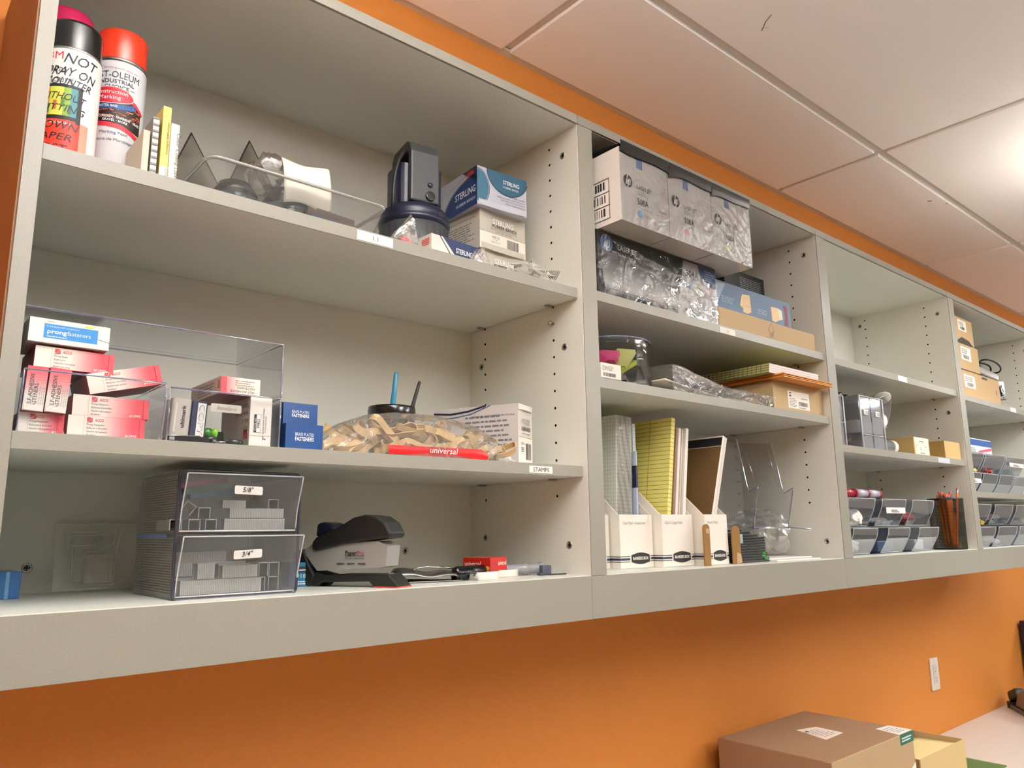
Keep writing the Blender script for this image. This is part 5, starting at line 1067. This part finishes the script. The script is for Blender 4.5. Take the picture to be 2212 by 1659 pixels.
for k, (x, y, w_, d, z, lb) in enumerate(((.635, .030, .195, .15, 0, 'white sheets lying under the bubble wrap, lower pile'), (.640, .052, .190, .15, .0032, 'white sheets lying under the bubble wrap, upper pile'))):
    m = MB(); m.box(0, 0, 0, w_, d, .0026, '#efece4'); m.build('paper_pile', None, (x, y, ZS + z), 0, lb, 'paper')
# ================================================================== third cabinet
def bin_front(m, x0, x1, y0, z0, h, d, mat='bin_clear', n=8, edge='#a9adb4'):
    prof = [(y0 + .030 * (1 - sin(pi / 2 * j / n)) ** .9, z0 + h * j / n) for j in range(n + 1)]
    loft(m, [[(x0, y, z) for y, z in prof], [(x1, y, z) for y, z in prof]], mat, closed=False, smooth=True)
    for x in (x0, x1): m.poly([(x, y, z) for y, z in prof] + [(x, y0 + d, z0 + h), (x, y0 + d, z0)], mat); m.tube([(x, y, z) for y, z in prof], .0011, edge, 6)
    m.poly([(x0, y0 + .03, z0), (x1, y0 + .03, z0), (x1, y0 + d, z0), (x0, y0 + d, z0)], mat); m.tube([(x0, y0, z0 + h), (x1, y0, z0 + h)], .0013, edge, 6); m.tube([(x0, y0 + .03, z0 + .001), (x1, y0 + .03, z0 + .001)], .0013, edge, 6)
def bin_row(label, x0, y0, z0, W, n, h=.069, d=.14, gap=.012, labels=(), back=True):
    t = thing('bin_organizer', label, 'organizer', (x0, y0, z0)); w_ = (W - gap * (n - 1)) / n
    m = MB(); m.box(0, .03, 0, W, d + .008, .0015, 'bin_clear'); m.box(0, d + .006, 0, W, d + .008, h, 'bin_clear'); m.build('tray_frame', t)
    for k in range(n):
        m = MB(); a = k * (w_ + gap); bin_front(m, a, a + w_, 0, .002, h - .002, d); b = m.build('bin', t)
        if k in labels: m = MB(); m.box(a + w_ * .1, -.0016, h * .48, a + w_ * .9, -.0008, h * .70, '#ebe8e0'); m.dashes(Flat((a + w_ * .3, -.0017, h * .52), (1, 0, 0), (0, 0, 1)), 0, 0, w_ * .35, h * .12, 2, '#55524c'); m.build('name_label', b)
    return t, w_, gap
def bits(name, label, cat, x, y, z, rx, ry, rz_, mats, seed, n=34, L=.014, r=.0014):
    R = random.Random(seed); m = MB()
    for k in range(n):
        a = R.uniform(0, 6.28); q = R.uniform(0, 1) ** .6; px, py = x + rx * q * cos(a), y + ry * q * sin(a); pz = z + r + .001 + 2 * rz_ * (1 - q) * R.uniform(.2, 1); d = Vector((R.uniform(-1, 1), R.uniform(-1, 1), R.uniform(-.5, .5))).normalized() * L / 2
        c = R.choice(mats); m.tube([(px - d.x, py - d.y, max(z + r, pz - d.z)), (px, py, pz + L * .12), (px + d.x, py + d.y, max(z + r, pz + d.z))], r, c, 5, flat=(r * 2.2, r * .45, (0, 0, 1)) if R.random() < .5 else None)
    return m.build(name, None, (0, 0, 0), 0, label, cat, kind='stuff')
def scraps(name, label, cat, x, y, z, rx, ry, rz_, mat, seed, n=22, amp=.22, group=None):
    return crumple(x, y, z + rz_, rx, ry, rz_, mat, seed, n, amp, floor=z + .0004, flat=True).build(name, None, (0, 0, 0), 0, label, cat, group)
bin_row('lower row of clear tip-out bins on the bottom shelf of the third cabinet', 1.010, .030, ZS, .545, 3, gap=.066)
bin_row('upper row of clear tip-out bins on the bottom shelf of the third cabinet', 1.010, .036, ZS + .0735, .545, 3, h=.075, gap=.045, labels=(1,))
scraps('paper_scrap', 'white crumpled paper in the left lower bin of the third cabinet', 'paper', 1.085, .095, ZS + .004, .045, .03, .018, '#d9d7cf', 61)
scraps('plastic_bag', 'shiny white bag bulging out of the left upper bin of the third cabinet', 'plastic bag', 1.080, .072, ZS + .0765, .042, .03, .022, 'T#eeebe4', 62)
bits('clip_pile', 'silvery clips heaped in the left upper bin of the third cabinet', 'clips', 1.110, .085, ZS + .078, .042, .035, .014, ['M#b9b9b8', 'M#8a8a88'], 63, 60, .022)
scraps('eraser_pile', 'red block in the right upper bin of the third cabinet', 'eraser', 1.478, .100, ZS + .078, .040, .03, .020, '#b83a3c', 64, amp=.1)
scraps('paper_scrap', 'cream paper bits in the middle upper bin of the third cabinet', 'paper', 1.280, .095, ZS + .078, .040, .03, .010, '#e0dbcc', 65)
m = MB(); m.box(0, 0, 0, .10, .08, .030, 'G#55688c'); m.build('blue_pack', None, (1.232, .072, ZS + .004), 0, 'blue pack inside the middle lower bin of the third cabinet', 'pack', bevel=.002)
m = MB(); m.box(0, 0, 0, .060, .085, .030, '#e9e6de'); m.build('white_pack', None, (1.470, .070, ZS + .004), 0, 'white pack inside the right lower bin of the third cabinet', 'pack', bevel=.001)
for k in range(3):
    t = thing('marker_box', 'red and silver marker pack on the upper bins, %s of the row' % ['left end', 'middle', 'right end'][k], 'box', (1.055 + .072 * k, .060, ZS + .1508)); m = MB(); m.lathe([(0, 0), (.0115, .001), (.0115, .055), (0, .056)], 14, 'G#9c2430' if k == 0 else 'G#b9b6c4'); m.build('tube', t, loc=(0, .01, .0135), rot=(0, pi / 2, 0)); m = MB(); m.lathe([(.0125, 0), (.013, .004), (.0125, .009), (0, .009)], 14, 'G#a3222e'); m.build('end_cap', t, loc=(.052, .01, .0135), rot=(0, pi / 2, 0), label='red end cap')
def pencil_cup():
    x, y, r, h = 1.700, .057, .050, .157; t = thing('pencil_cup', 'round black mesh pencil cup full of orange pencils', 'cup', (x, y, ZS)); m = MB()
    m.lathe([(r - .004, 0), (r - .002, .002), (r, h)], 40, 'mesh_black')
    for k in range(26):
        a = 2 * pi * k / 26; m.tube([((r - .002) * cos(a), (r - .002) * sin(a), .002), (r * cos(a), r * sin(a), h)], .00035, 'black_rubber', 4, caps=False)
    for k in range(1, 15): m.lathe([(r - .002 + .002 * k / 15 + .0003, h * k / 15), (r - .002 + .002 * k / 15 + .0003, h * k / 15 + .0006)], 40, 'black_rubber')
    m.build('mesh_wall', t)
    m = MB(); m.lathe([(r + .001, h - .003), (r + .0025, h), (r, h + .002), (r - .0015, h)], 40, 'black_rubber'); m.build('rim', t); m = MB(); m.lathe([(0, 0), (r - .003, 0), (r - .003, .003), (0, .003)], 32, 'black_rubber'); m.build('bottom_disc', t)
    R = random.Random(4)
    for k in range(16):
        i, j = (k - 1) % 6, (k - 1) // 6; p0 = Vector((x - .012 + .0078 * i, y - .014 + .010 * j, ZS + .005)); p1 = Vector((x - .036 + .0080 * i, y - .016 + .012 * j, ZS + R.uniform(.168, .182)))
        if k == 0: p0 = Vector((x - .026, y - .028, ZS + .005)); p1 = Vector((x + .030, y - .030, ZS + .192))
        d = (p1 - p0); L = d.length; q = thing('pencil', 'orange pencil in the black mesh cup' if k else 'orange pencil sticking out highest at the right of the mesh cup', 'pencil', p0, rot=d.to_track_quat('Z', 'Y').to_euler(), group='pencils in the mesh cup' if k else None)
        m = MB(); m.lathe([(0, 0), (.001, .002), (.0036, .012), (.0036, L - .018)], 6, 'G#c8702c', smooth=False); m.build('shaft', q); m = MB(); m.lathe([(.0038, L - .018), (.0038, L - .008)], 8, 'M#c9c6c0'); m.build('ferrule', q); m = MB(); m.lathe([(.0037, L - .008), (.0037, L - .001), (0, L)], 8, '#b04a40'); m.build('eraser', q)
    m = MB(); m.poly([(-.02, 0, 0), (.02, .004, 0), (.004, .002, .022)], '#8f9a6a'); m.build('paper_scrap', None, (x + .004, y - .030, ZS + .004), 0, 'olive paper triangle at the bottom of the mesh cup', 'paper', solid=.0006)
pencil_cup()
# middle shelf of the third cabinet
def tower(label, x0, y0, W, H, d, rows, cols, loc_z, fill, lab=()):
    t = thing('drawer_tower', label, 'drawer tower', (x0, y0, loc_z)); m = MB(); m.box(0, 0, 0, .0018, d, H, 'drawer_shell'); m.box(W - .0018, 0, 0, W, d, H, 'drawer_shell'); m.box(.0018, 0, H - .0018, W - .0018, d, H, 'drawer_shell'); m.box(.0018, d - .0018, 0, W - .0018, d, H - .002, 'drawer_shell')
    m.tube([(.001, -.001, 0), (.001, -.001, H)], .0018, 'G#dfe1e4', 6); m.tube([(W - .001, -.001, 0), (W - .001, -.001, H)], .0018, 'G#dfe1e4', 6); m.build('shell', t)
    w_ = W / cols; zs = rows
    for c in range(cols):
        for r in range(len(zs) - 1):
            m = MB(); a, b = c * w_ + .003, (c + 1) * w_ - .003; z0, z1 = zs[r] + .002, zs[r + 1] - .001; m.box(a, .002, z0, b, .004, z1, 'tower_front'); m.tube([(a, 0.001, z1), (b, 0.001, z1)], .0014, 'G#d9dbdf', 6); m.box(a, .004, z0, b, d - .01, z0 + .0012, 'drawer_clear'); dr = m.build('drawer', t)
            if fill[c][r]: m = MB(); m.box(a + .004, .012, z0 + .002, b - .004, d - .03, z0 + .002 + (z1 - z0) * fill[c][r][1], fill[c][r][0]); m.build('contents', dr, bevel=.004)
            if (c, r) in lab: m = MB(); m.box(a + .02, -.001, (z0 + z1) / 2, b - .02, .0015, (z0 + z1) / 2 + .014, '#ece9e2'); m.dashes(Flat((a + .026, -.0012, (z0 + z1) / 2 + .003), (1, 0, 0), (0, 0, 1)), 0, 0, w_ * .3, .008, 2, '#55524c'); m.build('name_label', dr)
tower('clear drawer tower by the stile with rusty brown bits, third cabinet', .9800, .045, .068, .142, .16, (.0, .070, .142), 1, ZF, [[('T#55585c', .5), ('T#55382c', .45)]], lab=((0, 1),))
tower('taller clear drawer tower with bright edges in the middle of the shelf, third cabinet', 1.0890, .020, .139, .146, .20, (0, .040, .146), 2, ZF, [[('T#8a8d92', .5), ('T#dcdcda', .35)], [('T#8a8d92', .5), ('T#e0e0e0', .35)]], lab=((0, 1), (1, 1)))
for k, (x, y) in enumerate(((1.125, .100), (1.180, .110))):
    t = thing('bottle', 'black capped bottle with a red mark on top of the bright-edged tower, %s' % ['left one', 'right one'][k], 'bottle', (x, y, ZF + .1462)); m = MB(); m.lathe([(0, 0), (.018, .001), (.018, .016), (.015, .020), (0, .021)], 20, 'black_gloss'); m.build('cap', t); m = MB(); m.lathe([(.0185, .003), (.0185, .010)], 20, '#b8323a', a0=-2.2, a1=-1.0); m.build('red_mark', t)
for k, (z, r, c, lb) in enumerate(((.026, .018, 'G#a5623c', 'copper coloured roll at the bottom between the two towers'), (.066, .018, 'G#8a8782', 'grey roll in the middle between the two towers'), (.106, .018, 'G#9a938c', 'grey roll at the top between the two towers'))):
    m = MB(); m.lathe([(0, 0), (r * .35, 0), (r * .4, .001), (r * .9, .001), (r, .002), (r, .05), (0, .05)], 26, c); m.build('tape_roll', None, (1.0695, .060, ZF + z - .006), 0, lb, 'tape roll', rot=(-pi / 2, 0, 0))
def tilted():
    t = thing('tilted_bin', 'clear bin tipped forward with two white discs, beside the bright-edged tower', 'bin', (1.2640, .040, ZF + .052), rot=(0, -.30, 0)); m = MB(); bin_front(m, 0, .105, 0, 0, .100, .10); m.build('bin_body', t)
    m = MB(); m.box(-.012, .03, -.052, -.006, .09, .002, 'acrylic_edge'); m.build('bracket', t)
tilted()
for k, (x, y, z, c, lb, nv) in enumerate(((1.305, .050, ZF + .164, '#e4e0d6', 'white disc resting on the upper rim of the tilted clear bin', (-.45, -.45, -.8)), (1.3050, .062, ZF + .098, '#e6e1d4', 'white ended brown roll inside the tilted clear bin', (-.35, -.93, .05)))):
    t = thing('tape_roll', lb, 'tape roll', (x, y, z), rot=Vector(nv).to_track_quat('Z', 'Y').to_euler()); m = MB(); m.lathe([(0, 0), (.023, 0), (.024, .002), (.023, .004), (0, .004)], 28, c); m.build('end_disc', t)
    if k: m = MB(); m.lathe([(.0215, -.028), (.0215, 0)], 28, 'G#a5622c'); m.build('tape', t, label='brown tape')
def pr():
    t = thing('tape_roll', 'grey tape roll with a white end on the shelf below the tilted bin', 'tape roll', (1.2500, .055, ZF + .0205)); m = MB(); m.lathe([(.0195, 0), (.020, .002), (.020, .075), (0, .075)], 30, 'G#77797c'); m.build('tape', t, rot=(0, pi / 2, 0)); m = MB(); m.lathe([(0, 0), (.0200, 0), (.0200, .022), (0, .022)], 30, '#dedbd6'); m.build('end_disc', t, loc=(.0755, 0, 0), rot=(0, pi / 2, 0), label='white end')
pr()
def pr(m):
    F = front(.112); m.rect(F, .006, .001, .100, .050, '#e6dcc4', 1); m.dashes(F, .040, .038, .03, .006, 1, '#55503f', seed=2); m.rect(F, .012, .034, .08, .0006, '#55503f', 2); m.dashes(F, .012, .022, .012, .009, 3, '#8a836f', seed=3); m.text(F, 'L', .046, .014, .010, '#3a3628', w_=.010); m.dashes(F, .074, .024, .020, .005, 1, '#77705c', seed=4); m.dashes(F, .04, .004, .04, .005, 1, '#77705c', seed=5)
small_box('kraft_box', 'small kraft box with a cream label, left of the pair in the third cabinet', 'box', (1.3950, .012, ZF), .112, .10, .0520, 'K#a48a58', pr, bevel=.001)
def pr():
    t = thing('kraft_box', 'open plain kraft box by the right side panel of the third cabinet', 'box', (1.6300, .014, ZF)); w_, d, h, e = .125, .12, .055, .0015; m = MB(); m.box(0, 0, 0, w_, e, h, 'K#b99c68'); m.box(0, d - e, 0, w_, d, h + .008, 'K#b29462'); m.box(0, e, 0, e, d - e, h, 'K#9a7a42'); m.box(w_ - e, e, 0, w_, d - e, h, 'K#b29462'); m.box(e, e, 0, w_ - e, d - e, e, 'K#b29462'); m.build('carton', t)
pr()
bits('metal_bits', 'silvery metal pieces in the open kraft box of the third cabinet', 'metal pieces', 1.690, .070, ZF + .004, .045, .04, .030, ['M#c9c7c2', 'M#8a8a88'], 71, 70, .030)
m = MB(); m.box(0, 0, 0, .15, .08, .010, 'G#1a181b'); m.build('flat_black_case', None, (1.470, .122, ZF + .0525), 0, 'flat black case lying behind the kraft box pair of the third cabinet', 'case', bevel=.003); 
small_box('black_carton', 'black carton hidden behind the kraft box pair of the third cabinet', 'box', (1.475, .125, ZF), .14, .07, .0520, 'G#1c1a1d')

# ================================================================== fourth cabinet
def lab_(x, z, w_, h, seed):
    def pr(m): F = front(1); m.rect(F, x, z, w_, h, '#eee8dc', 1); m.dashes(F, x + w_ * .1, z + h * .5, w_ * .7, h * .4, 3, '#6a6458', seed=seed); m.barcode(F, x + w_ * .2, z + h * .1, w_ * .6, h * .3, seed=seed, mat='#55524c')
    return pr
def pr(m): lab_(.062, .048, .075, .038, 5)(m); F = front(1); m.shape(F, [(.02, 0), (.085, .024), (.150, .018), (.190, .0)], '#17100a', 1)
small_box('kraft_box', 'top kraft box of the stack at the right edge, its front flap torn open', 'box', (1.8600, .030, ZG + .196), .197, .12, .095, 'K#b99d76', pr, bevel=.001)
small_box('kraft_box', 'middle kraft box of the stack at the right edge, square barcode label', 'box', (1.8500, .030, ZG + .1025), .235, .15, .0930, 'K#b59972', lab_(.07, .035, .09, .048, 8), bevel=.001)
def pr(m): lab_(.02 + .06, .04, .10, .045, 2)(m); F = front(1); m.rect(F, .25, .086, .055, .008, '#2a1c12', 2); m.rect(F, .385, .040, .006, .018, '#3a2a1c', 2); m.rect(F, .0, .0990, .41, .0018, '#1a120a', 2)
small_box('kraft_box', 'widest kraft box at the bottom of the stack at the right edge', 'box', (1.8400, .030, ZG), .4250, .20, .1010, 'K#b79b74', pr, bevel=.001)
def router():
    t = thing('network_router', 'silver network box lying tilted on the widest kraft box, black cable looped over it', 'router', (2.105, .040, ZG + .1120), rot=(0, .04, .0)); m = MB(); m.prism(rrect(.22, .12, .02), 0, .030, 'G#8f8d8a'); m.build('housing', t, bevel=.006)
    m = MB(); m.tube([(.02 + .17 * u, .03 + .02 * sin(6 * u), .034 + .028 * sin(pi * u)) for u in [k / 14 for k in range(15)]] + [(.215, .02, .02), (.235, .01, -.02), (.245, .01, -.05)], .0032, 'black_rubber', 8); m.tube([(.12 + .06 * cos(a), .0 + .03 * sin(a), .030 + .030 * sin(a * .5) ** 2) for a in [k * 6.28 / 20 for k in range(21)]], .0030, 'black_rubber', 8); m.build('cable', t)
router()
m = MB(); m.box(0, 0, 0, .09, .02, .075, 'G#2b2a2b'); F = front(.09); R = random.Random(1)
for k in range(26): m.rect(F, R.uniform(.004, .07), R.uniform(.004, .055), R.uniform(.004, .014), .006, '#0b0b0c', 1)
m.build('power_adapter', None, (2.3100, .050, ZG + .036), 0, 'black power adapter standing on a speckled grey block right of the kraft box', 'adapter', rot=(0, -.08, 0), bevel=.003)
scraps('foam_block', 'speckled grey foam under the power adapter at the right edge', 'foam', 2.360, .085, ZG, .075, .045, .017, 'T#a39f97', 83, amp=.1)
bin_row('lower row of clear bins on the middle shelf at the right edge', 1.830, .030, ZH, .62, 4, h=.066, gap=.02, labels=(0,))
bin_row('upper row of clear bins on the middle shelf at the right edge', 1.830, .034, ZH + .0690, .62, 3, h=.068, gap=.02, labels=(2,))
bits('plastic_tags', 'yellow tags heaped in the upper bins on the middle shelf at the right edge', 'tags', 1.955, .075, ZH + .0720, .05, .03, .014, ['G#dcd06a', 'G#e8e0a0', 'G#c9b840'], 84, 44, .016, .002)
bits('plastic_pins', 'red pins heaped in the upper bins on the middle shelf at the right edge', 'pins', 2.140, .075, ZH + .0720, .05, .03, .014, ['G#b8302c', 'G#8c1f22', 'G#cf5048'], 85, 44, .016, .002)
m = MB(); m.box(0, 0, 0, .09, .08, .050, 'G#3a3f4c'); m.build('dark_pack', None, (2.010, .080, ZH + .004), 0, 'dark pack inside a lower clear bin at the right edge', 'pack', bevel=.002)
def pr(m): F = front(.25); m.rect(F, 0, .030, .25, .022, '#1f4f93', 1); m.shape(F, [(.11, .004), (.24, .018), (.24, .028), (.11, .012)], '#c45a6a', 2); m.dashes(F, .01, .006, .08, .018, 3, '#8a8a8c', seed=4)
small_box('blue_white_carton', 'blue and white carton with a pink band on the bins at the right edge', 'box', (1.950, .060, ZH + .1380), .245, .08, .055, '#dcd9dc', pr)
bin_row('lower row of clear bins on the bottom shelf at the right edge', 1.830, .022, ZS, .62, 3, h=.067, gap=.03)
bin_row('upper row of clear bins on the bottom shelf at the right edge', 1.830, .026, ZS + .0735, .62, 3, h=.069, gap=.04)
m = MB(); m.box(0, 0, 0, .62, .13, .0045, 'G#17151a'); m.build('flat_black_case', None, (1.830, .050, ZS + .0685), 0, 'flat black case between the two bin rows on the bottom shelf at the right edge', 'case', bevel=.001)
scraps('paper_scrap', 'white paper in the bottom clear bins at the right edge', 'paper', 2.120, .085, ZS + .004, .06, .03, .013, '#e0d3cf', 86, amp=.1)
bits('wrapped_sweets', 'yellow and black wrappers in the upper bins of the bottom shelf at the right edge', 'wrappers', 1.955, .070, ZS + .0760, .04, .03, .020, ['G#d9bf4a', 'G#1c1a1a', 'G#c9a83a'], 87, 44, .016, .0026)
scraps('paper_scrap', 'brownish paper bits in the upper bins of the bottom shelf at the right edge', 'paper', 2.150, .085, ZS + .0760, .05, .03, .018, '#a89488', 88)

# ================================================================== worktop, wall plate
def bigbox():
    t = thing('shipping_box', 'large closed brown shipping box on the worktop, two white labels on top', 'box', (.7640, .0100, ZK)); w_, d, h = .422, .300, .2410; m = MB(); m.box(0, 0, 0, w_, d, h, 'K#8f7055', front='K#a58c6a'); T_ = top(0, 0, h); m.build('carton', t, bevel=.0025)
    m = MB(); q = [(.172, .103), (.267, .106), (.274, .184), (.206, .202)]; m.shape(T_, q, '#e6dad0', 1); m.dashes(T_, .196, .118, .065, .06, 7, '#8a7d78', seed=3, fill=.35); m.shape(T_, ellipse(.210, .175, .006, .006, 10), '#3a3434', 2); m.build('address_label', t, label='white address label')
    m = MB(); m.shape(T_, [(.346, .000), (.422, .0), (.440 - .018, .062), (.362, .068)], '#e6e2dc', 1); m.dashes(T_, .362, .012, .05, .045, 5, '#7d7a78', seed=6, fill=.35); m.shape(front(w_), [(.348, h - .026), (.422, h - .026), (.422, h), (.346, h)], '#1d5a48', 2); m.dashes(front(w_), .356, h - .019, .055, .013, 2, '#dfe8e2', l=3, seed=2); m.build('shipping_label', t, label='white and green shipping label folded over the edge')
    m = MB(); m.shape(front(w_), [(.395, .10), (.422, .12), (.422, .165), (.350, .130), (.330, .09)], '#e4e0da', 1); m.build('tape_patch', t, label='white tape patch')
bigbox()
def tray2():
    t = thing('open_box', 'open kraft box without a lid, cream card inside, right of the shipping box', 'box', (1.3300, .0600, ZK)); w_, d, h, e = .312, .145, .131, .003; m = MB()
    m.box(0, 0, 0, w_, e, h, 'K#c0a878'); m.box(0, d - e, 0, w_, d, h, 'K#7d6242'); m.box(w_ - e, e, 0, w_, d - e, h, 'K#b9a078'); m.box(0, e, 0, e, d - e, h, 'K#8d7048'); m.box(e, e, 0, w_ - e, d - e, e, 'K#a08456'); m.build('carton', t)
    m = MB(); m.grid(lambda u, v: (.004 + (w_ - .008) * u, .004 + (d - .008) * v, h - .014 + .003 * sin(3 * u) - .006 * v), 6, 6, '#e2d398'); m.build('inner_card', t, label='cream card inside', solid=.002)
tray2()
def pr():
    t = thing('green_book', 'green-topped book lying on the worktop right of the open box', 'book', (1.6950, .0180, ZK)); m = MB(); m.box(0, 0, .003, .132, .112, .027, '#d9d6cc'); m.build('page_block', t)
    m = MB(); m.box(-.001, -.001, .027, .135, .114, .031, '#4c6b3a'); m.box(-.001, -.001, 0, .135, .114, .003, '#4c6b3a'); F = top(0, 0, .031); m.text(F, 'APPLICATION', .128, .020, .006, '#aebf9c', w_=.07, rot=pi / 2); m.build('cover', t, label='green cover')
pr()
def punch():
    t = thing('hole_punch', 'grey and black long hole punch on the worktop near the wall', 'hole punch', (2.8450, .3250, ZK), radians(217)); m = MB(); m.prism(rrect(.36, .055, .008), 0, .018, 'G#55575a'); m.build('base', t, bevel=.002)
    m = MB(); m.prism(rrect(.035, .060, .008, -.012, -.002), 0, .026, 'black_rubber'); m.build('end_cap', t, bevel=.003); m = MB(); m.at(loc=(.03, .0275, .018), ry=-.35); m.box(-.035, -.02, .018, .055, .02, .058, 'black_rubber'); m.build('lever_grip', t, bevel=.008)
    m = MB(); m.prism([(.05, .018), (.30, .018), (.30, .085), (.16, .105), (.09, .075)], .008, .05, 'G#6d7076', axis='y'); m.build('lever', t, bevel=.006)
punch()
m = MB(); m.box(0, 0, 0, .07, .25, .325, 'G#15142c'); m.rect(front(.07), .02, .10, .04, .12, '#c9c6d6', 1); m.build('ring_binder', None, (3.1600, .090, ZK), 0, 'dark blue ring binder standing at the right edge of the photo', 'binder', bevel=.002)
def plate():
    t = thing('wall_outlet', 'white outlet plate on the orange wall above the worktop', 'outlet', (2.2025, YW, -1.2800)); m = MB(); m.prism(rrect(.070, .1145, .004, -.035, -.05725), -.0055, 0, 'G#dcd6ce', axis='y'); m.build('cover_plate', t, bevel=.0015)
    m = MB(); m.prism(rrect(.033, .067, .002, -.0165, -.0335), -.0072, -.0054, 'G#d0cac2', axis='y'); F = Flat((0, -.0074, 0), (1, 0, 0), (0, 0, 1))
    for z in (-.018, .016): m.rect(F, -.007, z, .0016, .008, 'gap', 0); m.rect(F, .005, z, .0016, .007, 'gap', 0); m.shape(F, ellipse(0, z - .006, .0022, .0022, 10), 'gap', 0)
    m.build('receptacle', t)
plate()
# ------------------------------------------------------------------ lift everything so that the floor is at zero
for o in list(COL.objects):
    if o.parent is None: o.location.z += ZO
